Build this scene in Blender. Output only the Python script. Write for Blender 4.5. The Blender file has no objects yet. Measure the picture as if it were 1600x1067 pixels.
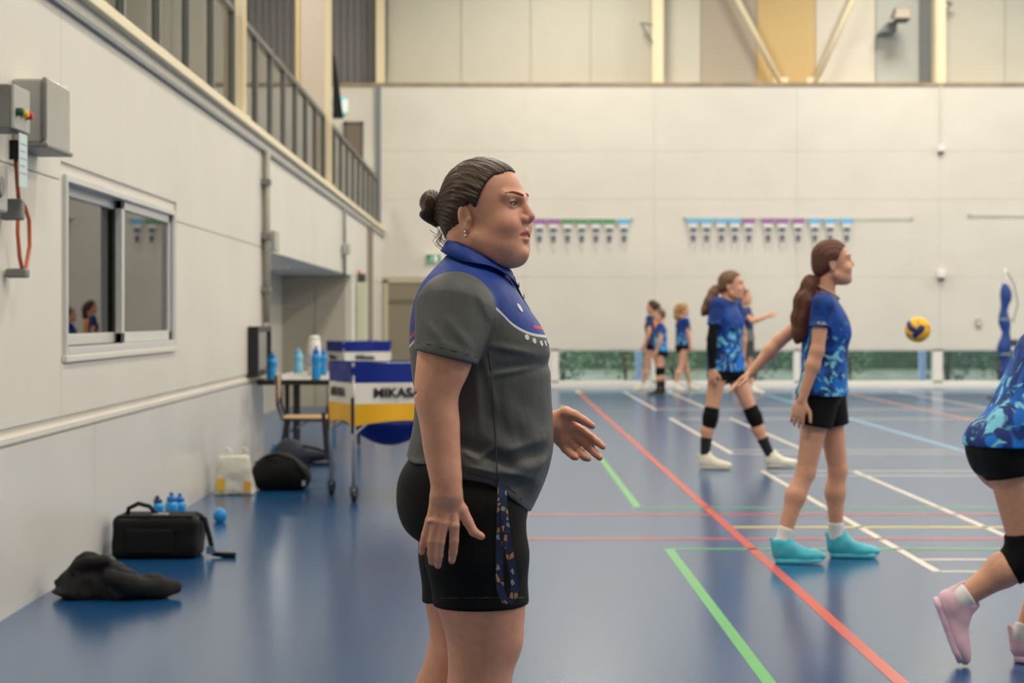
import bpy, math, random
import numpy as np
from mathutils import Vector, Matrix

sc = bpy.context.scene
col = sc.collection
random.seed(7)

# ------------------------------------------------------------------ camera, world, lights, exposure
F, CX, CY, CAMZ = 2900.0, 775.0, 497.0, 1.27          # focal length and vanishing point in pixels of the 1600x1067 frame
cd = bpy.data.cameras.new('camera')
cam = bpy.data.objects.new('camera', cd); col.objects.link(cam)
cam.location = (0, 0, CAMZ); cam.rotation_euler = (math.radians(90), 0, 0)
cd.sensor_width = 36.0; cd.lens = F / 1600 * 36.0
cd.shift_x = (800 - CX) / 1600; cd.shift_y = -(533.5 - CY) / 1600
cd.clip_end = 200
cd.dof.use_dof = True; cd.dof.focus_distance = 4.28; cd.dof.aperture_fstop = 5.4
sc.camera = cam

sc.view_settings.view_transform = 'Standard'
sc.view_settings.look = 'None'
sc.view_settings.gamma = 1.0
sc.view_settings.use_curve_mapping = False
sc.view_settings.exposure = -0.56

w = bpy.data.worlds.new('sky'); sc.world = w; w.use_nodes = True
wb = w.node_tree.nodes['Background']
wb.inputs[0].default_value = (0.88, 0.94, 1.0, 1); wb.inputs[1].default_value = 6.0

LAMP_Z = 8.6
LAMPS = [(x, y) for x in (1.5, 7.5, 13.5, 19.5) for y in (3, 10, 17, 24, 31)]+[(-4.6, y) for y in (6, 16, 26)]  # last row, over the mezzanine, is added to brighten it
LAMP_POWER = 400.0
LAMP_SIZE = 1.3

# ------------------------------------------------------------------ helpers
def C(r, g, b):
    f = lambda v: (v/255/12.92) if v/255 <= .04045 else ((v/255+.055)/1.055)**2.4
    return (f(r), f(g), f(b), 1.0)

MATS = {}
def mat(name, rgb=(200, 200, 200), rough=.5, metal=0.0, noise=None, bump=None, spec=.5, coat=0.0, sheen=0.0, rgb2=None, stretch=(1, 1, 1), sss=0.0):
    if name in MATS: return MATS[name]
    m = bpy.data.materials.new(name); m.use_nodes = True
    nt = m.node_tree; b = nt.nodes['Principled BSDF']
    b.inputs['Base Color'].default_value = C(*rgb)
    b.inputs['Roughness'].default_value = rough
    b.inputs['Metallic'].default_value = metal
    b.inputs['Specular IOR Level'].default_value = spec
    b.inputs['Coat Weight'].default_value = coat
    b.inputs['Sheen Weight'].default_value = sheen
    if sss:
        b.inputs['Subsurface Weight'].default_value = sss
        b.inputs['Subsurface Radius'].default_value = (1.0, .35, .2)
        b.inputs['Subsurface Scale'].default_value = .012
    tc = nt.nodes.new('ShaderNodeTexCoord'); mp = nt.nodes.new('ShaderNodeMapping')
    mp.inputs['Scale'].default_value = stretch
    nt.links.new(tc.outputs['Object'], mp.inputs[0])
    if noise:
        n = nt.nodes.new('ShaderNodeTexNoise'); n.inputs['Scale'].default_value = noise[0]; n.inputs['Detail'].default_value = 5
        r = nt.nodes.new('ShaderNodeMix'); r.data_type = 'RGBA'
        a = noise[1]; c0 = C(*rgb); c1 = C(*rgb2) if rgb2 else tuple(c*(1-a) for c in c0[:3])+(1,)
        r.inputs[6].default_value = c0; r.inputs[7].default_value = c1
        mr = nt.nodes.new('ShaderNodeMapRange'); mr.inputs[1].default_value = .35; mr.inputs[2].default_value = .65
        nt.links.new(mp.outputs[0], n.inputs['Vector']); nt.links.new(n.outputs[0], mr.inputs[0])
        nt.links.new(mr.outputs[0], r.inputs[0]); nt.links.new(r.outputs[2], b.inputs['Base Color'])
    if bump:
        n2 = nt.nodes.new('ShaderNodeTexNoise'); n2.inputs['Scale'].default_value = bump[0]; n2.inputs['Detail'].default_value = 3
        bp = nt.nodes.new('ShaderNodeBump'); bp.inputs['Strength'].default_value = bump[1]; bp.inputs['Distance'].default_value = .01
        nt.links.new(mp.outputs[0], n2.inputs['Vector']); nt.links.new(n2.outputs[0], bp.inputs['Height'])
        nt.links.new(bp.outputs[0], b.inputs['Normal'])
    MATS[name] = m
    return m

class MB:
    """collects boxes, tubes and lathes into one mesh"""
    def __init__(s): s.v = []; s.f = []
    def add(s, v, f):
        k = len(s.v); s.v += [tuple(p) for p in v]; s.f += [tuple(i+k for i in q) for q in f]; return s
    def box(s, x0, x1, y0, y1, z0, z1):
        v = [(x, y, z) for x in (x0, x1) for y in (y0, y1) for z in (z0, z1)]
        return s.add(v, [(0, 1, 3, 2), (4, 6, 7, 5), (0, 4, 5, 1), (2, 3, 7, 6), (0, 2, 6, 4), (1, 5, 7, 3)])
    def hexa(s, bot, top):
        n = len(bot)
        return s.add(list(bot)+list(top), [tuple(range(n))[::-1], tuple(range(n, 2*n))]+[(i, (i+1) % n, n+(i+1) % n, n+i) for i in range(n)])
    def tube(s, pts, r, n=10, closed=False):
        pts = [Vector(p) for p in pts]; rs = r if isinstance(r, (list, tuple)) else [r]*len(pts)
        v = []; f = []; L = len(pts); nrm = None
        for i, p in enumerate(pts):
            a = pts[(i-1) % L] if (i or closed) else p; b = pts[(i+1) % L] if (i < L-1 or closed) else p
            t = (b-a).normalized()
            if nrm is None: nrm = t.orthogonal().normalized()
            nrm = (nrm - t*nrm.dot(t)).normalized(); bi = t.cross(nrm)
            for k in range(n):
                q = 2*math.pi*k/n; v.append(p+(nrm*math.cos(q)+bi*math.sin(q))*rs[i])
        for i in range(L if closed else L-1):
            j = (i+1) % L
            for k in range(n): f.append((i*n+k, i*n+(k+1) % n, j*n+(k+1) % n, j*n+k))
        if not closed: f += [tuple(range(n))[::-1], tuple((L-1)*n+k for k in range(n))]
        return s.add(v, f)
    def lathe(s, prof, c=(0, 0, 0), n=24, axis='z'):
        v = []; f = []
        for r, z in prof:
            for k in range(n):
                q = 2*math.pi*k/n; a, b = r*math.cos(q), r*math.sin(q)
                p = (a, b, z) if axis == 'z' else ((z, a, b) if axis == 'x' else (b, z, a))
                v.append((p[0]+c[0], p[1]+c[1], p[2]+c[2]))
        for i in range(len(prof)-1):
            for k in range(n): f.append((i*n+k, i*n+(k+1) % n, (i+1)*n+(k+1) % n, (i+1)*n+k))
        f += [tuple(range(n))[::-1], tuple((len(prof)-1)*n+k for k in range(n))]
        return s.add(v, f)
    def mesh(s, name):
        me = bpy.data.meshes.new(name); me.from_pydata(s.v, [], s.f); me.update(); return me

def smooth(me):
    me.polygons.foreach_set('use_smooth', [True]*len(me.polygons))

def obj(name, m, material=None, parent=None, sm=False, bevel=0.0, loc=None, rotz=0.0, label=None, cat=None, group=None, kind=None):
    me = m.mesh(name) if isinstance(m, MB) else m
    o = bpy.data.objects.new(name, me); col.objects.link(o)
    if material is not None and me is not None and not me.materials: me.materials.append(material)
    if sm: smooth(me)
    if parent is not None: o.parent = parent
    if loc is not None: o.location = loc
    if rotz: o.rotation_euler = (0, 0, rotz)
    if bevel:
        bv = o.modifiers.new('bevel', 'BEVEL'); bv.width = bevel; bv.segments = 2; bv.limit_method = 'ANGLE'; bv.angle_limit = math.radians(50)
    tag(o, label, cat, group, kind)
    return o

def tag(o, label=None, cat=None, group=None, kind=None):
    if label: o['label'] = label
    if cat: o['category'] = cat
    if group: o['group'] = group
    if kind: o['kind'] = kind
    return o

def thing(name, loc, label, cat, group=None, rotz=0.0, kind=None):
    o = bpy.data.objects.new(name, None); col.objects.link(o); o.empty_display_size = .1
    o.location = loc; o.rotation_euler = (0, 0, rotz)
    return tag(o, label, cat, group, kind)

def dup(root, loc, rotz=0.0, label=None):
    def cp(o, par):
        c = o.copy(); col.objects.link(c); c.parent = par
        for ch in o.children: cp(ch, c)
        return c
    r = cp(root, None); r.location = loc; r.rotation_euler = (0, 0, rotz)
    if label: r['label'] = label
    return r

def at(px, py, Y):
    """world point seen at pixel (px, py) of the photograph at the depth Y"""
    return Vector(((px-CX)/F*Y, Y, CAMZ+(CY-py)/F*Y))

def text_mesh(name, body, size, extrude=.001, bold=.0):
    cu = bpy.data.curves.new(name, 'FONT'); cu.body = body; cu.size = size; cu.extrude = extrude; cu.offset = bold
    cu.align_x = 'CENTER'; cu.align_y = 'CENTER'
    o = bpy.data.objects.new(name, cu); col.objects.link(o)
    dg = bpy.context.evaluated_depsgraph_get(); dg.update()
    me = bpy.data.meshes.new_from_object(o.evaluated_get(dg))
    bpy.data.objects.remove(o); bpy.data.curves.remove(cu)
    return me

# ------------------------------------------------------------------ signed distance modelling for bodies and cloth
f32 = np.float32
def near(P, c, rad, fn):
    """evaluate fn only close to c; elsewhere a safe lower bound"""
    r = np.linalg.norm(P-np.asarray(c, f32), axis=1); m = r < rad+.05; d = (r-rad).astype(f32)
    if m.any(): d[m] = fn(P[m])
    return d
def smin(a, b, k):
    h = np.clip(.5+.5*(b-a)/k, 0, 1); return b*(1-h)+a*h-k*h*(1-h)
def smax(a, b, k): return -smin(-a, -b, k)
def cap(P, a, b, ra, rb):
    a = np.asarray(a, f32); b = np.asarray(b, f32); ba = b-a; pa = P-a
    t = np.clip((pa@ba)/(float(ba@ba)+1e-9), 0, 1)
    return np.linalg.norm(pa-t[:, None]*ba, axis=1)-(ra+(rb-ra)*t)
def ecap(P, a, b, ra, rb, lat, asp):
    a = np.asarray(a, f32); lat = np.asarray(lat, f32)
    b = np.asarray(b, f32)
    q = P-a; s = (q@lat)*(1/asp-1); q = q+s[:, None]*lat
    bb = b-a; bb = bb+(bb@lat)*(1/asp-1)*lat
    return cap(q, (0, 0, 0), bb, ra, rb)
def ell(P, c, r, R=None):
    q = P-np.asarray(c, f32)
    if R is not None: q = q@np.asarray(R, f32)
    r = np.asarray(r, f32)
    k0 = np.linalg.norm(q/r, axis=1); k1 = np.linalg.norm(q/(r*r), axis=1)+1e-9
    return k0*(k0-1)/k1
def chain(P, pts, rs, k=0.0):
    d = None
    for i in range(len(pts)-1):
        e = cap(P, pts[i], pts[i+1], rs[i], rs[i+1])
        d = e if d is None else (smin(d, e, k) if k else np.minimum(d, e))
    return d
def plane(P, p, n):
    n = np.asarray(n, f32); n = n/np.linalg.norm(n); return (P-np.asarray(p, f32))@n
def curve(xs, ys):
    """smooth interpolation through points, pre-sampled"""
    xs = np.asarray(xs, float); ys = np.asarray(ys, float)
    if xs[0] > xs[-1]: xs, ys = xs[::-1], ys[::-1]
    m = np.gradient(ys, xs); X = np.linspace(xs[0], xs[-1], 400)
    i = np.clip(np.searchsorted(xs, X)-1, 0, len(xs)-2); h = xs[i+1]-xs[i]; t = (X-xs[i])/h
    Y = (2*t**3-3*t**2+1)*ys[i]+(t**3-2*t**2+t)*h*m[i]+(-2*t**3+3*t**2)*ys[i+1]+(t**3-t**2)*h*m[i+1]
    return lambda v: np.interp(v, X, Y).astype(f32)
def wav(P, f, seed=0):
    """smooth pseudo noise in -1..1"""
    r = np.random.RandomState(seed); d = np.zeros(len(P), f32)
    for i in range(6):
        k = r.normal(size=3); k = k/np.linalg.norm(k)*f*(.6+.9*r.rand()); d += np.sin(P@k.astype(f32)+r.rand()*6.28)
    return d/3.5

def surface(sdf, lo, hi, h, name):
    """sparse surface nets: mesh of the zero set of sdf"""
    B = 8; lo = np.asarray(lo, f32); hi = np.asarray(hi, f32); H = B*h
    n = np.ceil((hi-lo)/H).astype(int)+1
    ijk = np.stack(np.meshgrid(*[np.arange(k) for k in n], indexing='ij'), -1).reshape(-1, 3)
    d = np.concatenate([sdf((lo+(ijk[i:i+200000]+.5)*H).astype(f32)) for i in range(0, len(ijk), 200000)])
    blk = ijk[np.abs(d) < H*1.15]
    g = np.stack(np.meshgrid(*[np.arange(B+1)]*3, indexing='ij'), -1).reshape(-1, 3)
    N = n*B+2; V = []; IDS = []; FL = []
    CO = np.array([(i, j, k) for i in (0, 1) for j in (0, 1) for k in (0, 1)])
    ED = [(a, b) for a in range(8) for b in range(a+1, 8) if bin(a ^ b).count('1') == 1]
    for s in range(0, len(blk), 400):
        bb = blk[s:s+400]
        G = (bb[:, None, :]*B+g[None]).reshape(-1, 3)
        val = sdf((lo+G*h).astype(f32)).reshape(len(bb), B+1, B+1, B+1)
        cor = np.stack([val[:, i:i+B, j:j+B, k:k+B] for i, j, k in CO], -1).reshape(-1, 8)
        cnt = (cor < 0).sum(1); act = np.nonzero((cnt > 0) & (cnt < 8))[0]
        if not len(act): continue
        cv = cor[act]
        bi = act//(B**3); rem = act % (B**3)
        cell = bb[bi]*B+np.stack([rem//(B*B), (rem//B) % B, rem % B], -1)
        acc = np.zeros((len(act), 3)); num = np.zeros(len(act))
        for a, b in ED:
            x = (cv[:, a] < 0) != (cv[:, b] < 0); t = np.where(x, cv[:, a]/(cv[:, a]-cv[:, b]+1e-12), 0)
            acc += np.where(x[:, None], CO[a]+t[:, None]*(CO[b]-CO[a]), 0); num += x
        V.append(lo+(cell+acc/num[:, None])*h); IDS.append(cell); FL.append(cv < 0)
    V = np.concatenate(V); cell = np.concatenate(IDS); ins = np.concatenate(FL)
    lin = lambda c: ((c[:, 0].astype(np.int64)+1)*(N[1]+2)+(c[:, 1]+1))*(N[2]+2)+(c[:, 2]+1)
    ids = lin(cell); o = np.argsort(ids); ids, V, cell, ins = ids[o], V[o], cell[o], ins[o]
    def find(c):
        q = lin(c); i = np.clip(np.searchsorted(ids, q), 0, len(ids)-1); return np.where(ids[i] == q, i, -1)
    Q = []
    for ax, e in ((0, 4), (1, 2), (2, 1)):
        sel = np.nonzero(ins[:, 0] != ins[:, e])[0]; c = cell[sel]
        u = np.zeros(3, int); u[(ax+1) % 3] = 1; v = np.zeros(3, int); v[(ax+2) % 3] = 1
        q = np.stack([sel, find(c-u), find(c-u-v), find(c-v)], 1)
        fl = ~ins[sel, 0]; q[fl] = q[fl][:, ::-1]
        Q.append(q[(q >= 0).all(1)])
    Q = np.concatenate(Q)
    me = bpy.data.meshes.new(name)
    me.vertices.add(len(V)); me.vertices.foreach_set('co', V.astype(f32).ravel())
    me.loops.add(Q.size); me.loops.foreach_set('vertex_index', Q.astype(np.int32).ravel())
    me.polygons.add(len(Q)); me.polygons.foreach_set('loop_start', (np.arange(len(Q))*4).astype(np.int32))
    me.polygons.foreach_set('loop_total', np.full(len(Q), 4, np.int32))
    me.polygons.foreach_set('use_smooth', np.ones(len(Q), bool))
    me.update(calc_edges=True); me.validate()
    return me, V.astype(f32)

def set_float(me, name, vals):
    a = me.attributes.new(name, 'FLOAT', 'POINT'); a.data.foreach_set('value', np.asarray(vals, f32))
def set_color(me, name, rgb):
    a = me.attributes.new(name, 'FLOAT_COLOR', 'POINT')
    a.data.foreach_set('color', np.concatenate([rgb, np.ones((len(rgb), 1))], 1).astype(f32).ravel())

# ------------------------------------------------------------------ materials of the hall
M_wall = mat('cream_wall_paint', (222, 217, 205), .38, noise=(1.3, .05), bump=(3, .05))
M_wall_low = mat('lower_wall_gloss_paint', (216, 213, 206), .28, noise=(1.5, .05))
M_seam = mat('seam_grey', (150, 145, 135), .6)
M_white = mat('white_powder_coat', (235, 232, 225), .4)
M_alu = mat('satin_aluminium', (196, 198, 198), .35, .6)
M_steel_dark = mat('dark_grey_steel', (80, 80, 80), .45, .3)
M_cream = mat('cream_steel_paint', (240, 226, 190), .45)
M_rust = mat('dusty_brown_ledge', (168, 148, 122), .8, noise=(3, .3))
M_black = mat('black_plastic', (22, 22, 23), .45)
M_blackcloth = mat('black_nylon', (17, 17, 19), .75, spec=.25, noise=(30, .3), bump=(60, .2))
M_grey_clad = mat('grey_cladding', (204, 200, 184), .6, noise=(.6, .06))
M_ceiling = mat('white_ceiling_sheet', (225, 225, 220), .7)

def floor_material():
    m = bpy.data.materials.new('blue_sports_vinyl'); m.use_nodes = True; nt = m.node_tree; b = nt.nodes['Principled BSDF']
    tc = nt.nodes.new('ShaderNodeTexCoord'); n = nt.nodes.new('ShaderNodeTexNoise'); n.inputs['Scale'].default_value = .8; n.inputs['Detail'].default_value = 6
    r = nt.nodes.new('ShaderNodeValToRGB'); r.color_ramp.elements[0].position = .3; r.color_ramp.elements[0].color = C(20, 70, 116)
    r.color_ramp.elements[1].position = .7; r.color_ramp.elements[1].color = C(24, 77, 124)
    nt.links.new(tc.outputs['Object'], n.inputs['Vector']); nt.links.new(n.outputs[0], r.inputs[0]); nt.links.new(r.outputs[0], b.inputs['Base Color'])
    n2 = nt.nodes.new('ShaderNodeTexNoise'); n2.inputs['Scale'].default_value = 2.0; n2.inputs['Detail'].default_value = 4
    mr = nt.nodes.new('ShaderNodeMapRange'); mr.inputs[3].default_value = .195; mr.inputs[4].default_value = .21
    nt.links.new(tc.outputs['Object'], n2.inputs['Vector']); nt.links.new(n2.outputs[0], mr.inputs[0]); nt.links.new(mr.outputs[0], b.inputs['Roughness'])
    b.inputs['Specular IOR Level'].default_value = .75
    return m
M_floor = floor_material()

# ------------------------------------------------------------------ the hall: floor, walls, ceiling
XL, YB = -2.09, 34.0                 # left wall plane, back wall plane
floor = obj('floor', MB().box(-8, 24, -8, 36, -.3, 0), M_floor, kind='structure')

def line_mat(name, rgb): return mat('court_paint_'+name, rgb, .3, noise=(4, .08))
L_white, L_red, L_green = line_mat('white', (216, 208, 194)), line_mat('red', (194, 66, 54)), line_mat('green', (84, 172, 96))
L_yellow, L_blue, L_orange = line_mat('yellow', (225, 200, 90)), line_mat('light_blue', (120, 180, 215)), line_mat('orange', (205, 130, 95))
ZL = .0015
def court_line(x0, x1, y0, y1, m):
    obj('court_line', MB().box(x0, x1, y0, y1, 0.0002, ZL), m, floor)
hw = .022
for y0, y1 in ((9.30, 15.42), (17.37, 23.6), (25.6, 32.0)):           # badminton courts side by side
    court_line(2.21-hw, 2.21+hw, y0, y1, L_white); court_line(2.97-hw, 2.97+hw, y0, y1, L_white)
    for yy in (y0, y0+.46, y1-.46, y1): court_line(2.21+hw, 15.6, yy-hw, yy+hw, L_white)
    court_line(6.93-hw, 6.93+hw, y0, y1, L_white)
court_line(1.41-.027, 1.41+.027, .5, 31.5, L_red)
court_line(1.38, 1.46, 31.5, 32.4, L_yellow)
court_line(.95-.025, .95+.025, 1.0, 10.21, L_green); court_line(.975, 15, 10.18, 10.23, L_green)
court_line(.95-.025, .95+.025, 12.45, 27, L_green); court_line(.975, 15, 12.42, 12.47, L_green)
court_line(.05, 1.38, 10.64, 10.70, L_red); court_line(1.44, 15, 10.64, 10.70, L_red)
court_line(.05, 1.38, 11.96, 12.02, L_red); court_line(1.44, 15, 11.96, 12.02, L_red)
court_line(1.44, 15, 11.24, 11.30, L_yellow)
court_line(4.44, 4.50, 17.6, 31, L_blue); court_line(5.9, 5.96, 17.0, 31.5, L_orange); court_line(4.5, 15, 17.5, 17.56, L_blue)
court_line(6.98, 15, 20.3, 20.36, L_orange)

# left wall: upper part, bulkhead over the alcove, far piece
WY0, WY1, WZ0, WZ1 = 8.98, 11.95, 1.13, 1.93        # window opening
AY0, AY1, AZ, AX = 16.6, 26.7, 1.88, -3.07          # alcove
ZB = 2.76
wl = MB()
wl.box(XL-.15, XL, -8, WY0, 0, ZB).box(XL-.15, XL, WY1, AY0, 0, ZB).box(XL-.15, XL, WY0, WY1, 0, WZ0).box(XL-.15, XL, WY0, WY1, WZ1, ZB)
wl.box(XL-.15, XL, AY0, AY1, AZ, ZB).box(XL-.15, XL, AY1, YB, 0, ZB)
wall_left = obj('wall_left', wl, M_wall, kind='structure')
al = MB()
al.box(AX-.1, AX, AY0-.2, AY1, 0, ZB).box(AX, XL-.15, AY1, AY1+.1, 0, ZB).box(AX, XL-.15, AY0-.1, AY0, 0, ZB).box(AX, XL-.15, AY0, AY1, AZ, AZ+.06)
obj('wall_alcove', al, M_wall, kind='structure')
# raised wall panels with open joints between them
def wall_panel(y0, y1, z0, z1, m=M_wall):
    obj('wall_panel', MB().box(XL, XL+.012, y0, y1, z0, z1), m, wall_left, bevel=.003)
for y0, y1 in ((-4, 2.5), (2.506, WY0-.12)):
    wall_panel(y0, y1, .80, 1.925); wall_panel(y0, y1, 1.931, ZB)
wall_panel(WY0-.114, WY1+.114, WZ1+.09, ZB); wall_panel(WY0-.114, WY1+.114, .80, WZ0-.08)
wall_panel(WY1+.12, AY0-.01, .80, 1.895); wall_panel(WY1+.12, AY0-.01, 1.901, ZB); wall_panel(AY0, AY1, AZ, ZB); wall_panel(AY1, YB, 1.9, ZB); wall_panel(AY1, YB, .8, 1.894)
for y0, y1 in ((-4, 4.0), (4.006, 9.6), (9.606, 13.0), (13.006, AY0-.01), (AY1, YB)):
    wall_panel(y0, y1, 0.03, .72, M_wall_low)
obj('trim_1', MB().box(XL, XL+.02, -4, AY0-.01, .73, .765), M_wall, kind='structure', bevel=.006)
obj('baseboard_left', MB().box(XL, XL+.013, -4, AY0-.01, 0, .03), M_wall_low, kind='structure')
# narrow grey pilaster strips on the wall
obj('trim_2', MB().box(XL, XL+.03, AY0-.09, AY0-.01, .80, ZB), mat('pale_grey_metal', (190, 186, 172), .5), kind='structure')

# mezzanine slab and edge channel
ms = MB().box(-8, XL+.02, -8, YB, ZB+.02, ZB+.14)
obj('floor_mezzanine', ms, M_wall, kind='structure')
obj('trim_3', MB().box(XL+.02, XL+.04, -8, YB, ZB-.012, ZB+.012), mat('blue_grey_metal', (128, 134, 140), .4, .5), kind='structure')
obj('trim_4', MB().box(XL+.02, XL+.07, -8, YB, ZB+.085, ZB+.15), M_cream, kind='structure', bevel=.008)
# mezzanine inner wall
obj('wall_mezzanine', MB().box(-7.2, -7.0, -8, YB, ZB, 9), mat('grey_green_sheet', (186, 190, 176), .6, noise=(.7, .08)), kind='structure')
mz = [o for o in bpy.data.objects if o.name == 'wall_mezzanine'][0]
for k in range(9):
    obj('dark_panel', MB().box(-7.0, -6.96, -2+k*4.1, -.1+k*4.1, ZB+.14, 5.6), mat('dark_grey_panel', (96, 97, 96), .5), mz)

# ------------------------------------------------------------------ back wall
ZT = 5.51
bw = MB().box(-7.0, 24, YB, YB+.14, .70, ZT)
wall_back = obj('wall_back', bw, M_wall, kind='structure')
bw2 = MB().box(-7.0, at(862, 0, YB).x, YB, YB+.14, 0, .70)
obj('wall_back_low', bw2, M_wall, kind='structure')
obj('wall_back_sill', MB().box(at(862, 0, YB).x, 24, YB, YB+.14, 0, .09), M_white, kind='structure')
obj('baseboard_back', MB().box(-2.05, 24, YB-.04, YB-.014, 0, .075), M_white, kind='structure')
px_cols = [-7.0, at(594, 0, YB).x, at(820, 0, YB).x, at(1022, 0, YB).x, at(1245, 0, YB).x, at(1468, 0, YB).x, at(1690, 0, YB).x, 14, 19, 24]
z_rows = [.70, 2.02, 3.45, 4.33, ZT]
DX0, DX1, DZ = at(604, 0, YB).x, at(668, 0, YB).x, 1.97
for i in range(len(px_cols)-1):
    for j in range(len(z_rows)-1):
        if i in (0,) and j == 3: continue
        if i == 1 and j == 0:
            obj('wall_panel', MB().box(DX1+.06, px_cols[2]-.006, YB-.014, YB, .70, 2.014), M_wall, wall_back); continue
        obj('wall_panel', MB().box(px_cols[i]+.002, px_cols[i+1]-.002, YB-.014, YB, z_rows[j]+.0018, z_rows[j+1]-.0018), M_wall, wall_back)
obj('trim_5', MB().box(-7, 24, YB-.03, YB+.3, ZT, ZT+.07), M_rust, kind='structure')
# corner post of the back wall, blue grey
obj('trim_6', MB().box(at(587, 0, YB).x, at(595, 0, YB).x, YB-.05, YB-.014, 0.0, ZT), mat('blue_grey_metal'), kind='structure')

# upper cladding, one sheet beside the other
upper = obj('wall_back_upper', MB().box(-7, 24, YB+.45, YB+.55, ZT, 9.2), M_grey_clad, kind='structure')
M_corr = mat('grey_corrugated_sheet', (128, 126, 126), .55)
def clad(px0, px1, m, y=YB+.40, name='cladding_sheet'):
    a, b = at(px0, 0, YB).x, at(px1, 0, YB).x
    obj(name, MB().box(a, b-.01, y, y+.05, ZT+.07, 9.2), m, upper)
clad(604, 720, M_grey_clad); clad(720, 830, M_grey_clad); clad(830, 925, M_grey_clad); clad(925, 1020, M_grey_clad)
clad(1036, 1099, M_grey_clad)
clad(1099, 1188, mat('taupe_sheet', (176, 164, 146), .6)); clad(1188, 1281, mat('tan_sheet', (205, 176, 120), .6))
clad(1281, 1375, mat('pale_sheet', (214, 208, 192), .6)); clad(1376, 1444, mat('cool_grey_sheet', (182, 184, 176), .6)); clad(1444, 1462, mat('slate_strip', (108, 112, 112), .6), YB+.3)
clad(1476, 1580, M_grey_clad); clad(1580, 1700, M_grey_clad); clad(1700, 1900, M_grey_clad); clad(1900, 2100, M_grey_clad)
# corrugated sheet left of the corner
cw = MB(); x = -7.0; rib = []
while x < at(588, 0, YB).x-.12:
    rib += [(x, YB+.25), (x+.05, YB+.25), (x+.065, YB+.29), (x+.115, YB+.29)]; x += .13
v = [(a, b, z) for a, b in rib for z in (ZT+.07, 9.2)]
cw.add(v, [(2*i, 2*i+2, 2*i+3, 2*i+1) for i in range(len(rib)-1)])
obj('corrugated_sheet', cw, M_corr, upper)

# steel columns and braces against the upper wall
def column(px0, px1, z0, z1, y, label, m=M_cream):
    a, b = at(px0, 0, y).x, at(px1, 0, y).x
    t = thing('steel_column', ((a+b)/2, y, z0), label, 'column', 'cream steel columns of the hall')
    h = (b-a)/2
    obj('flange', MB().box(-h, h, -.1, -.085, 0, z1-z0), m, t); obj('flange', MB().box(-h, h, .085, .1, 0, z1-z0), m, t)
    obj('web', MB().box(-h*.25, h*.25, -.085, .085, 0, z1-z0), m, t); obj('base_plate', MB().box(-h*1.1, h*1.1, -.11, .11, 0, .02), m, t)
column(1019, 1036, ZT+.07, 9.2, YB+.14, 'cream steel column on the ledge left of the diagonal braces')
column(1461, 1476, ZT+.07, 9.2, YB+.14, 'cream steel column on the ledge right of the floodlight')
column(588, 601, ZT+.07, 9.2, YB+.14, 'cream steel column at the corner above the mezzanine end')
tj = thing('pipe_stub', at(1024, 40, YB+.12), 'grey bracket arm sticking out of the column left of the braces', 'bracket')
bk = MB().tube([(0, 0, 0), (-.27, 0, .05)], .02).tube([(0, 0, -.4), (-.27, 0, .05)], .02); obj('arm', bk, mat('mid_grey_paint', (128, 128, 120), .6), tj)
tj2 = thing('pipe_stub', at(1472, 10, YB+.12), 'short grey bracket arm on the column right of the floodlight', 'bracket')
obj('arm', MB().tube([(0, 0, .1), (.18, 0, .05)], .03).tube([(0, 0, -.15), (.18, 0, .05)], .02), mat('mid_grey_paint'), tj2)
def brace(p0, p1, label):
    a, b = at(*p0, YB+.2), at(*p1, YB+.2); c = b+(a-b)*1.9
    t = thing('diagonal_brace', b, label, 'brace')
    obj('tube', MB().tube([(0, 0, 0), c-b], .055, 12), M_cream, t, sm=True); obj('foot_plate', MB().box(-.13, .13, -.02, .02, -.05, .12), M_cream, t)
brace((1152, 0), (1220, 131), 'cream diagonal brace leaning left in front of the tan sheet')
brace((1332, 0), (1272, 131), 'cream diagonal brace leaning right beside the pale sheet')
# floodlight
fl = thing('floodlight', at(1392, 40, YB), 'dark floodlight on a bracket high on the back wall', 'floodlight')
obj('lamp_head', MB().hexa([(-.05, -.5, .05), (.28, -.5, .05), (.28, -.1, .1), (-.05, -.1, .1)], [(0, -.45, .25), (.24, -.45, .25), (.22, -.15, .3), (.02, -.15, .3)]), mat('brown_grey_housing', (150, 138, 120), .5), fl, bevel=.02)
obj('lens', MB().box(0, .24, -.47, -.13, .02, .055), mat('black_plastic'), fl)
obj('bracket', MB().hexa([(-.2, .0, -.12), (.1, .0, -.12), (.1, .35, -.12), (-.2, .35, -.12)], [(-.05, 0, .06), (.12, 0, .06), (.12, .35, .06), (-.05, .35, .06)]), mat('grey_bracket', (120, 124, 124), .5), fl)
# conduit drop with a small camera dome, and two other wall fittings
cdt = thing('wall_conduit', at(1470, 232, YB-.03), 'thin cream conduit dropping to a small box under the right column', 'conduit')
obj('pipe', MB().tube([(0, 0, 0), (0, 0, 1.15)], .02), M_wall, cdt); obj('junction_box', MB().box(-.06, .06, -.06, .03, -.06, .07), M_white, cdt, bevel=.01); obj('lens', MB().lathe([(.05, 0), (.03, -.05)], (0, -.02, -.06), 12), M_steel_dark, cdt)
sp = thing('wall_sensor', at(1470, 430, YB-.03), 'small white sensor box on the back wall above the volleyball', 'sensor')
obj('housing', MB().box(-.07, .07, -.08, .03, -.05, .09), M_white, sp, bevel=.015); obj('lens', MB().box(-.05, .05, -.07, .0, -.09, -.05), M_steel_dark, sp)
sp2 = thing('wall_outlet', at(1529, 505, YB-.03), 'small grey outlet plate low on the back wall', 'outlet')
obj('plate', MB().box(-.05, .05, -.02, .03, -.08, .08), mat('outlet_grey', (170, 165, 150), .5), sp2, bevel=.01); obj('switch', MB().box(-.02, .02, -.03, -.02, -.03, .03), M_white, sp2)

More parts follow.
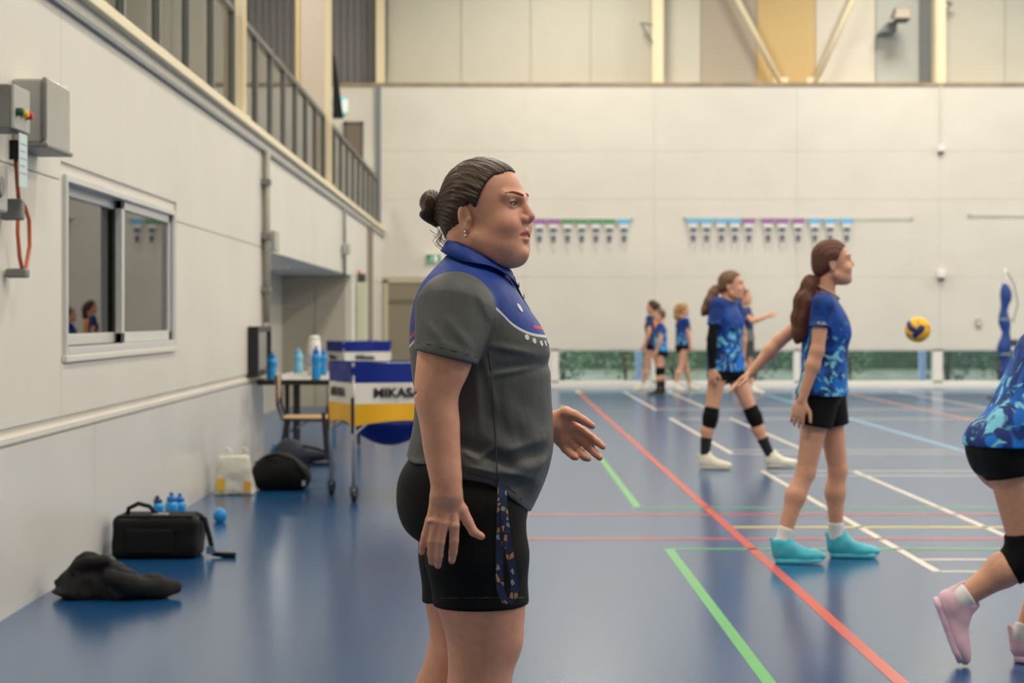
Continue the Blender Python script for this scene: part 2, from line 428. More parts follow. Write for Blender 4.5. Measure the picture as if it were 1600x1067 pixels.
# door and exit sign in the back wall
d1 = thing('door_1', ((DX0+DX1)/2, YB-.014, 0), None, None, kind='structure'); dw = (DX1-DX0)/2
M_door = mat('taupe_door', (138, 128, 108), .5)
obj('leaf', MB().box(-dw+.03, dw-.03, -.02, .0, 0, DZ-.05), M_door, d1); obj('door_frame', MB().box(-dw-.05, -dw+.03, -.04, 0, 0, DZ).box(dw-.03, dw+.05, -.04, 0, 0, DZ).box(-dw-.05, dw+.05, -.04, 0, DZ-.05, DZ+.04), mat('sand_frame', (196, 186, 160), .5), d1)
obj('transom_bar', MB().box(-dw+.03, dw-.03, -.035, -.02, DZ-.42, DZ-.36), mat('door_bar', (110, 102, 88), .5), d1)
obj('door_handle', MB().tube([(dw-.12, -.05, .95), (dw-.24, -.05, .95)], .012).tube([(dw-.12, -.05, .95), (dw-.12, -.02, .95)], .012), M_alu, d1)
def exit_sign(loc, label, wdt, hgt, emit, rgb):
    t = thing('exit_sign', loc, label, 'exit sign')
    m = mat('exit_sign_'+label[:5], rgb, .4)
    b = m.node_tree.nodes['Principled BSDF']; b.inputs['Emission Color'].default_value = C(*rgb); b.inputs['Emission Strength'].default_value = emit
    obj('housing', MB().box(-wdt/2-.015, wdt/2+.015, 0, .05, -.015, hgt+.015), M_white, t, bevel=.005)
    obj('face', MB().box(-wdt/2, wdt/2, -.006, 0, 0, hgt), m, t)
    mw = mat('exit_white_'+label[:5], (240, 250, 240), .4); b = mw.node_tree.nodes['Principled BSDF']; b.inputs['Emission Color'].default_value = (1, 1, 1, 1); b.inputs['Emission Strength'].default_value = emit*.35
    u = hgt
    g = MB().tube([(-.28*u, -.008, .45*u), (-.2*u, -.008, .68*u)], .05*u, 6).tube([(-.28*u, -.008, .45*u), (-.12*u, -.008, .3*u), (-.2*u, -.008, .1*u)], .04*u, 6).tube([(-.28*u, -.008, .45*u), (-.42*u, -.008, .25*u), (-.6*u, -.008, .2*u)], .04*u, 6).tube([(-.2*u, -.008, .68*u), (0, -.008, .52*u)], .035*u, 6)
    g.lathe([(.075*u, -.004), (.075*u, .004)], (-.16*u, -.008, .83*u), 12, 'y'); obj('running_figure', g, mw, t)
    obj('doorway_mark', MB().box(.12*u, .5*u, -.009, -.006, .12*u, .88*u), mw, t)
exit_sign(at(677, 411, YB-.06), 'green exit sign on the back wall above the brown door', .26, .16, .15, (20, 120, 80))
exit_sign(at(531, 178, YB-.06), 'glowing cyan exit sign at the far end of the mezzanine', .22, .30, .9, (30, 190, 215))

# door at the end of the mezzanine
d2 = thing('door_2', at(553, 262, YB-.014), None, None, kind='structure'); z0 = ZB+.14-d2.location.z
obj('leaf', MB().box(-.13, .13, -.02, 0, z0, .78), mat('brown_door', (120, 106, 92), .5), d2); obj('door_frame', MB().box(-.19, -.13, -.03, 0, z0, .84).box(.13, .17, -.03, 0, z0, .84).box(-.19, .17, -.03, 0, .78, .84), mat('dark_door_frame', (92, 86, 82), .5), d2)

# low windows in the back wall
M_glass = bpy.data.materials.new('clear_glass'); M_glass.use_nodes = True
def glassify(m, tint, refl_ior=1.5, rough=0.0):
    nt = m.node_tree; nt.nodes.clear(); out = nt.nodes.new('ShaderNodeOutputMaterial'); mx = nt.nodes.new('ShaderNodeMixShader')
    tr = nt.nodes.new('ShaderNodeBsdfTransparent'); tr.inputs[0].default_value = (*tint, 1); gl = nt.nodes.new('ShaderNodeBsdfGlossy'); gl.inputs['Roughness'].default_value = rough
    fr = nt.nodes.new('ShaderNodeFresnel'); fr.inputs[0].default_value = refl_ior
    nt.links.new(fr.outputs[0], mx.inputs[0]); nt.links.new(tr.outputs[0], mx.inputs[1]); nt.links.new(gl.outputs[0], mx.inputs[2]); nt.links.new(mx.outputs[0], out.inputs[0])
glassify(M_glass, (.86, .92, .92))
wx = [862, 1022, 1245, 1462, 1690, 1920]
for i in range(len(wx)-1):
    a, b = at(wx[i], 0, YB).x, at(wx[i+1], 0, YB).x
    t = thing('window_%d' % (i+2), ((a+b)/2, YB, .09), None, None, kind='structure'); h = (b-a)/2
    obj('window_frame', MB().box(-h, -h+.13 if i in (0, 3) else -h+.07, 0, .1, 0, .61).box(h-.05, h, 0, .1, 0, .61).box(-h, h, 0, .1, 0, .03).box(-h, h, 0, .1, .58, .61), M_white, t)
    obj('pane', MB().box(-h+.06, h-.05, .045, .052, .03, .58), M_glass, t)
# outside
M_leafg = [mat('leaf_green_a', (84, 122, 72), .6, noise=(6, .4)), mat('leaf_green_b', (112, 140, 92), .6, noise=(6, .4)), mat('leaf_green_c', (58, 86, 66), .6, noise=(6, .4))]
obj('ground_outside', MB().box(-10, 40, YB+.6, 80, -.3, -.02), mat('mulch', (118, 116, 96), .9, noise=(2.2, .4), rgb2=(52, 60, 40)), kind='structure')
def shrub(x, y, wd, ht, m, label, seed):
    r = random.Random(seed); t = thing('shrub', (x, y, -.02), label, 'shrub', 'shrubs outside the low windows')
    mb = MB()
    for i in range(420):
        a, q = r.uniform(0, 6.28), r.uniform(-1, 1); rad = r.uniform(.55, 1)**.5; s = math.sqrt(1-q*q)
        p = Vector((rad*s*math.cos(a)*wd, rad*s*math.sin(a)*wd*.7, ht*.5+rad*q*ht*.5))
        d = Vector((r.uniform(-1, 1), r.uniform(-1, 1), r.uniform(-.6, 1))).normalized(); e = d.orthogonal().normalized(); l = r.uniform(.07, .14)
        mb.add([p, p+d*l*.5+e*l*.28, p+d*l, p+d*l*.5-e*l*.28], [(0, 1, 2, 3)])
    obj('foliage', mb, m, t); obj('stem', MB().tube([(0, 0, 0), (.03, 0, ht*.5)], .03, 8).tube([(0, 0, .05), (-.15, .03, ht*.6)], .02, 8), mat('bark', (84, 70, 56), .9), t)
xs = [1.3, 2.6, 3.7, 5.0, 6.3, 7.4, 8.7, 10.1, 11.6]
desc = ['mid green shrub outside the window just right of the coach', 'bright green shrub outside, left of the far players', 'dark green shrub outside behind the far players',
        'dark shrub outside behind the walking player in black sleeve', 'mid green shrub outside between the two middle players', 'green shrub outside left of the volleyball', 'dark shrub outside under the volleyball', 'dark shrub outside right of the white window post', 'green shrub outside at the right picture edge']
for i, x in enumerate(xs): shrub(x, YB+1.8+(i % 3)*1.5, .6, 1.3+(i % 2)*.5, M_leafg[[1, 1, 0, 2, 0, 0, 2, 2, 0][i]], desc[i], i)
obj('hedge', MB().box(0.5, 22, YB+13, YB+13.4, -.02, 3.2), mat('dark_hedge', (70, 88, 64), .9, noise=(5, .5), bump=(6, 1.0)), label='dark hedge far behind the low windows', cat='hedge')
for i, (px, y, m, lb) in enumerate(((1441, YB+.5, mat('pale_blue_post', (170, 185, 215), .5), 'pale blue outdoor post seen through the window below the volleyball'), (866, YB+.6, mat('pale_blue_post'), 'pale blue outdoor post seen through the window beside the coach'), (998, YB+.6, mat('pale_blue_post'), 'pale blue outdoor post seen left of the far players'))):
    p = at(px, 0, y); t = thing('outdoor_post', (p.x, y, -.02), lb, 'post')
    obj('shaft', MB().box(-.06, .06, -.05, .05, 0, 1.6), m, t, bevel=.01); obj('base_plate', MB().box(-.1, .1, -.1, .1, 0, .02), m, t)

# ------------------------------------------------------------------ unseen hall sides and ceiling with its lamps
obj('wall_right', MB().box(23.8, 24, -8, 36, 0, 9.2), M_wall, kind='structure')
obj('wall_front', MB().box(-8, 24, -8.2, -8, 0, 9.2), M_wall, kind='structure')
obj('ceiling', MB().box(-8, 24, -8, 36, 9.2, 9.3), M_ceiling, kind='structure')
lamp_proto = None
for i, (x, y) in enumerate(LAMPS):
    lb = 'square white high bay lamp hanging under the hall ceiling'  # shared by the row added over the mezzanine for brightness
    if lamp_proto is None:
        t = thing('high_bay_lamp', (x, y, LAMP_Z), lb, 'ceiling lamp', 'high bay lamps under the ceiling'); s = LAMP_SIZE/2+.06
        obj('housing', MB().box(-s, s, -s, s, .02, .12), M_white, t); obj('suspension_rod', MB().tube([(0, 0, .12), (0, 0, .6)], .012, 8), M_alu, t)
        ld = bpy.data.lights.new('lamp_light', 'AREA'); ld.size = LAMP_SIZE; ld.energy = LAMP_POWER; ld.color = (1.0, .915, .785)
        lo = bpy.data.objects.new('lamp_light', ld); col.objects.link(lo); lo.parent = t
        lamp_proto = t
    else: dup(lamp_proto, (x, y, LAMP_Z))

# ------------------------------------------------------------------ balcony railing
RZ0, RZ1 = ZB+.16, 3.76
M_rglass = bpy.data.materials.new('greenish_railing_glass'); M_rglass.use_nodes = True; glassify(M_rglass, (.66, .72, .68), 1.9)
M_rail = mat('grey_brown_rail', (104, 98, 92), .45, .3); M_bal = mat('dark_baluster', (112, 112, 108), .45, .2)
RX = XL-.05
def railing(y0, y1, n, label):
    t = thing('balcony_railing', (RX, y0, RZ0), label, 'railing'); st = (y1-y0)/n; H = RZ1-RZ0
    bal = MB().box(-.03, .03, -.03, .03, 0, H-.02).mesh('baluster'); gl = MB().box(-.005, .005, .05, st-.05, .04, H-.07).mesh('glass_panel')
    obj('handrail', MB().box(-.035, .035, 0, y1-y0, H-.03, H+.03), M_rail, t, bevel=.01)
    for k in range(n+1): obj('baluster', bal, M_bal, t, loc=(0, k*st, 0))
    for k in range(n): obj('glass_panel', gl, M_rglass, t, loc=(0, k*st, 0))
railing(3.9, 15.0, 10, 'glass balcony railing at the upper left, nearest the camera')
railing(15.35, 22.95, 7, 'glass balcony railing between the two cream balcony columns')
railing(23.3, 33.2, 9, 'glass balcony railing at the far end of the mezzanine')
for px, lb in ((376, 'cream column standing at the balcony edge in front of the railing'), (513, 'thinner cream column at the far balcony edge')):
    y = -XL*F/(CX-px); t = thing('balcony_column', (XL-.0, y, ZB+.15), lb, 'column', 'cream columns along the balcony')
    h = .035
    obj('flange', MB().box(-h, h, -.09, -.075, 0, 6.2), M_cream, t); obj('flange', MB().box(-h, h, .075, .09, 0, 6.2), M_cream, t); obj('web', MB().box(-.012, .012, -.075, .075, 0, 6.2), M_cream, t); obj('base_plate', MB().box(-.07, .07, -.11, .11, 0, .015), M_cream, t)
# plaster pier and dark banner on the mezzanine
t = thing('mezzanine_pier', (at(489, 0, 28).x, 28, ZB+.14), 'beige wall pier with yellow edge rising behind the balcony railing', 'pier')
obj('body', MB().box(-.2, .2, -.15, .15, 0, 6.2), mat('beige_render', (182, 170, 156), .7), t); obj('edge_strip', MB().box(-.24, -.19, -.17, .15, 0, 6.2), mat('yellow_edge', (196, 176, 122), .6), t)
t = thing('hanging_banner', at(520, 185, 29.5), 'black tapered cloth hanging behind the far balcony column', 'banner')
obj('cloth', MB().hexa([(0, 0, 0), (.17, 0, 0), (.17, .03, 0), (0, .03, 0)], [(0, 0, 1.0), (.03, 0, 1.0), (.03, .03, 1.0), (0, .03, 1.0)]), mat('black_cloth', (16, 18, 20), .9), t); obj('top_hook', MB().tube([(.015, .015, 1.0), (.015, .015, 4.85)], .01, 8), M_steel_dark, t)

# ------------------------------------------------------------------ sliding window in the left wall, with a small dark room behind
wn = thing('window_1', (XL, WY0, WZ0), None, None, kind='structure'); WL, WH = WY1-WY0, WZ1-WZ0
M_frame = mat('pale_window_frame', (214, 214, 210), .35, .2); M_fdark = mat('window_shadow_gap', (60, 64, 70), .5)
obj('window_frame', MB().box(-.13, .022, -.035, 0.0, -.04, WH+.035).box(-.13, .022, WL, WL+.035, -.04, WH+.035).box(-.13, .022, 0, WL, WH, WH+.035).box(-.13, .025, 0, WL, -.04, 0), M_frame, wn, bevel=.004)
obj('window_sill', MB().box(.0, .03, -.06, WL+.06, -.075, -.04), M_wall, wn, bevel=.006)
M_wglass = bpy.data.materials.new('window_glass'); M_wglass.use_nodes = True; glassify(M_wglass, (.8, .85, .83), 2.3)
def sash(y0, y1, x):
    f = obj('sash', MB().box(x-.02, x+.02, y0, y0+.06, 0, WH).box(x-.02, x+.02, y1-.06, y1, 0, WH).box(x-.02, x+.02, y0, y1, WH-.05, WH).box(x-.02, x+.02, y0, y1, 0, .06), M_frame, wn, bevel=.004)
    obj('pane', MB().box(x-.004, x+.004, y0+.05, y1-.05, .05, WH-.04), M_wglass, f)
sash(.14, WL*.53, -.07); sash(WL*.48, WL, -.025)
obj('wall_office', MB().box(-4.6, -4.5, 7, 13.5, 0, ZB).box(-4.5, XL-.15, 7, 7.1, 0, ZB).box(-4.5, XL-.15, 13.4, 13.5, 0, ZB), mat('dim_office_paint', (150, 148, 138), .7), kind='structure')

# ------------------------------------------------------------------ electrical boxes and cable on the left wall
M_box = mat('grey_enclosure', (176, 176, 168), .45); M_boxd = mat('mid_grey_enclosure', (126, 126, 122), .45)
t = thing('junction_box', (XL+.012, 8.18, 2.02), 'large pale grey enclosure high on the left wall', 'electrical box')
obj('body', MB().box(0, .13, -.21, .21, 0, .28), M_box, t, bevel=.012); obj('cover', MB().box(.13, .15, -.22, .22, -.005, .285), mat('smoked_cover', (158, 158, 152), .25), t, bevel=.006); obj('hinge', MB().tube([(.14, -.215, .02), (.14, -.215, .26)], .012, 8), M_boxd, t); obj('base_lip', MB().box(0, .16, -.24, .24, -.02, 0), M_boxd, t, bevel=.006)
t = thing('control_box', (XL+.012, 7.62, 2.04), 'dark grey control box with coloured buttons at the left picture edge', 'electrical box')
obj('body', MB().box(0, .11, -.10, .16, 0, .18), M_boxd, t, bevel=.008); obj('lid', MB().box(.11, .125, -.10, .16, 0, .18), M_box, t, bevel=.005)
for k, (nm, rgb) in enumerate((('green', (20, 80, 55)), ('yellow', (235, 200, 30)), ('red', (215, 40, 35)))):
    obj('push_button', MB().lathe([(.017, 0), (.017, .022), (.012, .03)], (.125, -.06+k*.075, .07), 14, 'x'), mat('button_'+nm, rgb, .35), t, sm=False)['label'] = nm+' push button'
tg = thing('paper_tag', (XL+.135, 7.66, 1.93), 'pale blue instruction tag hanging below the coloured buttons', 'tag')
obj('card', MB().box(0, .003, -.06, .07, -.12, .1), mat('tag_paper', (205, 218, 218), .6), tg)
for k in range(5): obj('print_line', MB().box(.003, .004, -.045, .055-.02*(k % 2), .055-.03*k, .06-.03*k), mat('tag_ink', (140, 170, 175), .6), tg)
t = thing('wall_socket', (XL+.012, 7.5, 1.70), 'pale grey socket block under the control box', 'socket')
obj('body', MB().box(0, .08, -.16, .1, 0, .2), M_box, t, bevel=.01); obj('socket_face', MB().lathe([(.045, 0), (.04, .01)], (.08, -.02, .1), 16, 'x'), M_boxd, t)
t = thing('power_cable', (XL+.06, 7.85, 1.60), 'orange cable loop with black plug on the left wall', 'cable')
obj('loop', MB().tube([(.03, -.12, .34), (.03, -.1, .25), (.03, -.07, .16), (.03, .02, .15), (.03, .10, .09), (.03, .11, -.02), (.03, .04, -.13), (.03, .0, -.14), (.03, -.06, -.07), (.03, -.09, .03), (.03, -.08, .14)], .009, 10), mat('orange_cable', (196, 100, 60), .5), t, sm=True)
obj('plug', MB().tube([(.03, -.12, .33), (.03, -.12, .41)], .028, 12), M_black, t); obj('clip', MB().box(-.04, .05, -.1, -.04, .08, .17), M_boxd, t, bevel=.01); obj('clip', MB().box(-.04, .05, -.03, .04, -.16, -.12), M_boxd, t, bevel=.01)
t = thing('supply_conduit', (XL+.04, 7.45, 2.25), 'grey conduit rising from the control box at the picture edge', 'conduit')
obj('pipe', MB().tube([(.03, 0, -.04), (.03, 0, .06), (.02, -.06, .2), (.02, -.09, .3), (.02, -.09, .52)], .016, 10), M_boxd, t, sm=True); obj('gland', MB().tube([(.03, 0, -.04), (.03, 0, .0)], .026, 12), M_black, t)
# black framed screen and conduits
t = thing('wall_screen', (XL+.012, 15.98, .78), 'black framed screen cabinet low on the left wall beside the table', 'screen')
obj('frame', MB().box(0, .09, -.46, -.40, 0, .42).box(0, .09, .40, .46, 0, .42).box(0, .09, -.4, .4, 0, .05).box(0, .09, -.4, .4, .37, .42), M_black, t, bevel=.006); obj('screen_glass', MB().box(0, .07, -.4, .4, .05, .37), mat('dark_glass', (60, 62, 62), .12), t)
t = thing('wall_conduit', (XL+.03, 16.45, 1.25), 'grey conduit running down the left wall to the screen', 'conduit')
obj('pipe', MB().tube([(.03, 0, -.02), (.03, 0, 1.5)], .03, 10), mat('old_grey_pipe', (160, 156, 144), .5), t, sm=True)
for z in (.25, .72, 1.2): obj('pipe_clip', MB().box(-.02, .065, -.06, .06, z, z+.05), M_boxd, t)
obj('junction_box', MB().box(0, .1, .05, .35, .62, .8), M_box, t, bevel=.01)
t = thing('wall_conduit', (XL+.03, 25.0, 1.95), 'thin grey conduit on the far left wall above the alcove', 'conduit')
obj('pipe', MB().tube([(.02, 0, -.1), (.02, 0, .8)], .022, 10), M_boxd, t, sm=True); obj('junction_box', MB().box(0, .09, -.12, .12, .18, .32), M_box, t, bevel=.01)

al_ = thing('alcove_fill_lamp', (-2.6, 21.5, AZ-.03), 'added unseen square lamp brightening the wall alcove from its low ceiling', 'ceiling lamp')  # added out of sight to brighten the alcove and its soffit
obj('housing', MB().box(-.2, .2, -.2, .2, .0, .03), M_white, al_)
ld = bpy.data.lights.new('lamp_light', 'AREA'); ld.size = .36; ld.energy = 14; ld.color = (1.0, .93, .82); lo = bpy.data.objects.new('lamp_light', ld); col.objects.link(lo); lo.parent = al_; lo.location = (0, 0, -.005)
# alcove end: beige double door, pale green cupboard end and a dark fitting
d3 = thing('door_3', ((AX+XL)/2-.02, AY1, 0), None, None, kind='structure')
obj('leaf', MB().box(-.47, -.005, -.03, 0, 0, 1.80), mat('beige_door', (190, 182, 164), .5), d3); obj('leaf', MB().box(.005, .44, -.03, 0, 0, 1.80), mat('beige_door'), d3); obj('door_frame', MB().box(-.49, .46, -.045, 0, 1.80, 1.85), mat('sand_frame'), d3)
obj('door_handle', MB().tube([(.03, -.07, .98), (.03, -.07, 1.15)], .012), M_alu, d3)
t = thing('tall_cupboard', (-2.0, 27.5, 0), 'pale green narrow cupboard standing in the far left corner', 'cupboard')
obj('body', MB().box(-.07, .07, 0, .4, 0.05, 1.8), mat('pale_green', (200, 205, 178), .5), t, bevel=.006); obj('cupboard_door', MB().box(-.065, .065, -.015, 0, .1, 1.78), mat('pale_green'), t); obj('plinth', MB().box(-.06, .06, .01, .39, 0, .05), M_boxd, t)
t = thing('alarm_bell', (-2.0, 27.55, 1.8), 'dark alarm box above the pale green cupboard', 'alarm'); t.location.z = 1.80
obj('housing', MB().box(-.06, .06, 0, .1, .0, .13), mat('dark_green_box', (60, 68, 56), .5), t, bevel=.01); obj('beacon', MB().lathe([(.03, 0), (.03, .04), (.01, .06)], (-.03, .05, .13), 12), mat('amber', (200, 140, 110), .4), t)
t = thing('corner_post', (-2.02, 30, 0), 'grey brown slim post in the far left corner', 'post')
obj('shaft', MB().box(-.05, .03, 0, .08, 0, ZB), mat('taupe_post', (150, 140, 124), .5), t); obj('base_plate', MB().box(-.07, .05, -.02, .1, 0, .02), M_boxd, t)

# ------------------------------------------------------------------ bunting on the back wall
M_pw = mat('pennant_white', (232, 230, 224), .7); M_ink = mat('pennant_ink', (96, 100, 116), .7)
PC = {'blue': (120, 185, 222), 'purple': (160, 110, 165), 'green': (96, 150, 110)}
def bunting(pxs, cols, pex, y_px, label, where):
    yb = YB-.05; z = at(0, y_px, yb).z; x0, x1 = at(pex[0], 0, yb).x, at(pex[1], 0, yb).x
    s = thing('bunting_cord', (x0, yb, z), label, 'cord')
    obj('cord', MB().tube([(0, .01, 0), (x1-x0, .01, .0)], .008, 8), mat('white_cord', (215, 213, 206), .7), s, sm=True); obj('hook', MB().box(-.02, .02, 0, .04, -.02, .03), M_alu, s); obj('hook', MB().box(x1-x0-.02, x1-x0+.02, 0, .04, -.02, .03), M_alu, s)
    n = len(pxs)
    names = ['first', 'second', 'third', 'fourth', 'fifth', 'sixth', 'seventh', 'eighth', 'ninth', 'tenth', 'eleventh']
    for i, (px, c) in enumerate(zip(pxs, cols)):
        p = at(px, y_px, yb); t = thing('pennant', (p.x, yb-.012, p.z), '%s topped white pennant, %s from the left in the %s row' % (c, names[i], where), 'pennant', 'sports pennants on the back wall')
        hwid, L = .125, .54
        obj('flag', MB().hexa([(-hwid*.72, 0, -.09), (hwid*.72, 0, -.09), (hwid*.72, .004, -.09), (-hwid*.72, .004, -.09)][::1], [(-.012, 0, -L), (.012, 0, -L), (.012, .004, -L), (-.012, .004, -L)]), M_pw, t)
        obj('top_band', MB().hexa([(-hwid, -.002, 0), (hwid, -.002, 0), (hwid, .006, 0), (-hwid, .006, 0)], [(-hwid*.75, -.002, -.10), (hwid*.75, -.002, -.10), (hwid*.75, .006, -.10), (-hwid*.75, .006, -.10)]), mat('pennant_'+c, PC[c], .7), t)
        obj('printed_mark', MB().box(-.06, .06, -.004, -.001, -.235, -.17).box(-.05, .05, -.004, -.001, -.265, -.245), M_ink, t); obj('printed_mark', MB().box(-.04, .04, -.004, -.001, -.40, -.30).box(-.02, .02, -.004, -.001, -.45, -.40), M_ink, t)
bunting([798, 820, 843, 865, 887, 909, 931, 952, 975][2:], ['purple', 'purple', 'green', 'green', 'green', 'green', 'blue'], (822, 988), 342, 'white cord of the left pennant row beside the coach', 'left')
bunting([1083, 1104, 1127, 1148, 1170, 1200, 1222, 1247, 1273, 1297, 1323], ['blue']*4+['purple']*4+['blue']*3, (1070, 1425), 341, 'white cord of the right pennant row above the players', 'right')
s = thing('bunting_cord', at(1515, 336, YB-.05), 'empty white cord on the back wall at the right edge', 'cord'); obj('cord', MB().tube([(0, .01, 0), (2.2, .01, 0)], .01, 8), mat('white_cord'), s); obj('hook', MB().box(-.02, .02, 0, .04, -.02, .03), M_alu, s)

# ------------------------------------------------------------------ net post with blue wrapped net
PY = 29.5; p = at(1570, 0, PY)
t = thing('net_post', (p.x, PY, 0), 'net post wrapped in blue padding at the right edge', 'net post')
obj('pole', MB().tube([(0, 0, .02), (0, 0, 2.05)], .035, 14), M_alu, t, sm=True); obj('base', MB().lathe([(.28, 0), (.28, .03), (.06, .07)], (0, 0, 0), 20), M_steel_dark, t)
M_net = mat('royal_blue_pad', (28, 66, 140), .6, bump=(14, .4))
pad = []; rr = []
for k in range(19):
    z = .25+k*.088; pad.append((.02*math.sin(k*.9), 0, z)); rr.append(.075+.02*math.sin(k*1.3)+(.02 if k in (6, 7, 8) else 0)-(.03 if k in (0, 18) else 0))
obj('wrapped_net', MB().tube(pad, rr, 16), M_net, t, sm=True)
for z in (.7, 1.25): obj('strap', MB().lathe([(.098, -.02), (.1, 0), (.098, .02)], (.0, 0, z), 18), mat('grey_strap', (130, 140, 150), .6), t)
obj('cord', MB().tube([(.03, -.03, 2.0), (.14, -.03, 1.8), (.2, -.03, 1.5), (.12, -.03, 1.2)], .008, 8), M_steel_dark, t); obj('winch', MB().box(.06, .2, -.05, .05, .82, .93), M_steel_dark, t, bevel=.01)

# ------------------------------------------------------------------ volleyball in the air
M_vy, M_vb = mat('volleyball_yellow', (240, 180, 20), .5, bump=(300, .1)), mat('volleyball_navy', (32, 36, 96), .5, bump=(300, .1))
vb = thing('volleyball', at(1434, 515, 15.2), 'yellow and navy volleyball in the air', 'ball'); vb.rotation_euler = (.5, .35, .5)
R_ = .105
for fi in range(6):
    ax = fi//2; sg = 1 if fi % 2 else -1
    for st in range(3):
        v = []; n = 8
        for i in range(n+1):
            for j in range(n+1):
                a = -1+2*i/n; b = -1+2*st/3+(2/3)*j/n
                edge = (i in (0, n)) or (j in (0, n))
                q = [0, 0, 0]; q[ax] = sg; q[(ax+1) % 3] = math.tan(a*math.pi/4); q[(ax+2) % 3] = math.tan((b+.12*math.sin(a*3))*math.pi/4)
                q = Vector(q).normalized(); v.append(q*(R_-(.004 if edge else 0)))
        f = [(i*(n+1)+j, (i+1)*(n+1)+j, (i+1)*(n+1)+j+1, i*(n+1)+j+1) for i in range(n) for j in range(n)]
        if sg < 0: f = [q[::-1] for q in f]
        obj('panel', MB().add(v, f), M_vb if (fi, st) in ((0, 1), (2, 0), (3, 2), (4, 1), (1, 1)) else M_vy, vb, sm=True)
obj('core', MB().lathe([(.001, -.1)]+[(.1*math.cos(a), .1*math.sin(a)) for a in np.linspace(-1.5, 1.5, 12)]+[(.001, .1)], n=20), M_vb, vb, sm=True)

# ------------------------------------------------------------------ ball trolleys with striped canvas
M_cb, M_cw, M_cy = mat('canvas_blue', (8, 38, 132), .6, bump=(8, .25), spec=.3), mat('canvas_white', (226, 220, 208), .65, bump=(8, .25)), mat('canvas_yellow', (236, 176, 16), .6, bump=(8, .25))
M_tube = mat('chrome_tube', (190, 190, 186), .3, .6); M_txt = mat('black_print', (20, 20, 22), .6)
def trolley(loc, rotz, W, D, label, txt):
    t = thing('ball_trolley', loc, label, 'ball cart', None, rotz); H = .955; zt = H; a, b = W/2, D/2
    cor = [(-a, -b), (a, -b), (a, b), (-a, b)]
    lm = MB().tube([(0, 0, .09), (0, 0, H-.08)], .014, 10).mesh('leg')
    for cx, cy in cor:
        l = obj('leg', lm, M_tube, t, sm=True, loc=(cx, cy, 0)); c = obj('castor', MB().lathe([(.022, -.016), (.036, -.013), (.036, .013), (.022, .016)], (0, 0, .036), 16, 'x'), M_black, l); obj('castor_fork', MB().box(-.024, -.018, -.02, .02, .03, .1).box(.018, .024, -.02, .02, .03, .1).box(-.024, .024, -.02, .02, .09, .1), M_steel_dark, l)
    for i in range(4):
        (x0, y0), (x1, y1) = cor[i], cor[(i+1) % 4]
        obj('top_rail', MB().tube([(x0, y0, H-.02), (x1, y1, H-.02)], .012, 8), M_tube, t, sm=True)
    # fold brackets under the canvas
    for (cx, cy), (dx, dy) in zip(cor, ((1, 0), (-1, 0), (-1, 0), (1, 0))): obj('fold_bracket', MB().tube([(cx, cy, .46), (cx+dx*.12, cy, .56)], .009, 8).tube([(cx, cy, .46), (cx, cy+(.12 if cy < 0 else -.12), .56)], .009, 8), M_tube, t)
    bands = [('blue_band', .82, .965, M_cb), ('white_band', .675, .82, M_cw), ('yellow_band', .52, .675, M_cy)]
    sides = [((-a, -b), (a, -b)), ((a, -b), (a, b)), ((a, b), (-a, b)), ((-a, b), (-a, -b))]
    for (x0, y0), (x1, y1) in sides:
        nx, ny = (y1-y0), -(x1-x0); l = math.hypot(nx, ny); nx, ny = nx/l, ny/l
        for nm, z0, z1, m in bands:
            v = []; N = 14
            for i in range(N+1):
                u = i/N; sag = .03*math.sin(math.pi*u)
                for z in (z0, z1):
                    zz = z - (sag*.25 if z == .965 else (0 if nm != 'yellow_band' or z != .52 else -sag*1.2+.0))
                    for th in (.016, .020):
                        v.append((x0+(x1-x0)*u+nx*(th+.006*math.sin(u*9+z*20)), y0+(y1-y0)*u+ny*(th+.006*math.sin(u*9+z*20)), zz))
            f = []
            for i in range(N):
                k = i*4; q = k+4
                f += [(k+1, q+1, q+3, k+3), (k, k+2, q+2, q), (k+2, k+3, q+3, q+2), (k, q, q+1, k+1)]
            f += [(0, 1, 3, 2), (N*4, N*4+2, N*4+3, N*4+1)]
            obj(nm, MB().add(v, f), m, t, sm=False)
    # sling bag hanging inside
    g = MB(); N = 20; v = []; f = []
    for i in range(N+1):
        for j in range(N+1):
            u, w_ = i/N*2-1, j/N*2-1; v.append((u*(a-.02), w_*(b-.02), .56-.16*(1-u**2)*(1-w_**2)-.03*(1-u*u)))
    for i in range(N):
        for j in range(N): f.append((i*(N+1)+j, (i+1)*(N+1)+j, (i+1)*(N+1)+j+1, i*(N+1)+j+1))
    so = obj('sling_bag', MB().add(v, f), M_cb, t, sm=True); so.modifiers.new('thickness', 'SOLIDIFY').thickness = .006
    for cx, cy in cor: obj('corner_strap', MB().tube([(cx*1.035, cy*1.035, .47), (cx*1.04, cy*1.04, .72)], .012, 8), M_black, t)
    sz = .088
    for (x0, y0), (x1, y1) in sides:
        ln = math.hypot(x1-x0, y1-y0)
        me = text_mesh('lettering', txt, sz, .001, .003)
        o = obj('lettering', me, M_txt, t); nx, ny = (y1-y0)/ln, -(x1-x0)/ln
        o.location = (x0+(x1-x0)*.44+nx*.0285, y0+(y1-y0)*.44+ny*.0285, .748); o.rotation_euler = (math.pi/2, 0, math.atan2(y1-y0, x1-x0)); o.scale = (1.15, 1, 1)
    return t
A = at(553, 0, 12.85); rz = math.radians(21)
W_, D_ = .70, .56; cx_, cy_ = W_/2, D_/2
trolley((A.x+cx_*math.cos(rz)-cy_*math.sin(rz), 12.85+cx_*math.sin(rz)+cy_*math.cos(rz), 0), rz, W_, D_, 'ball cart with blue, white and yellow canvas right behind the coach', 'MIKASA')
A = at(540, 0, 24.6); rz = math.radians(26)
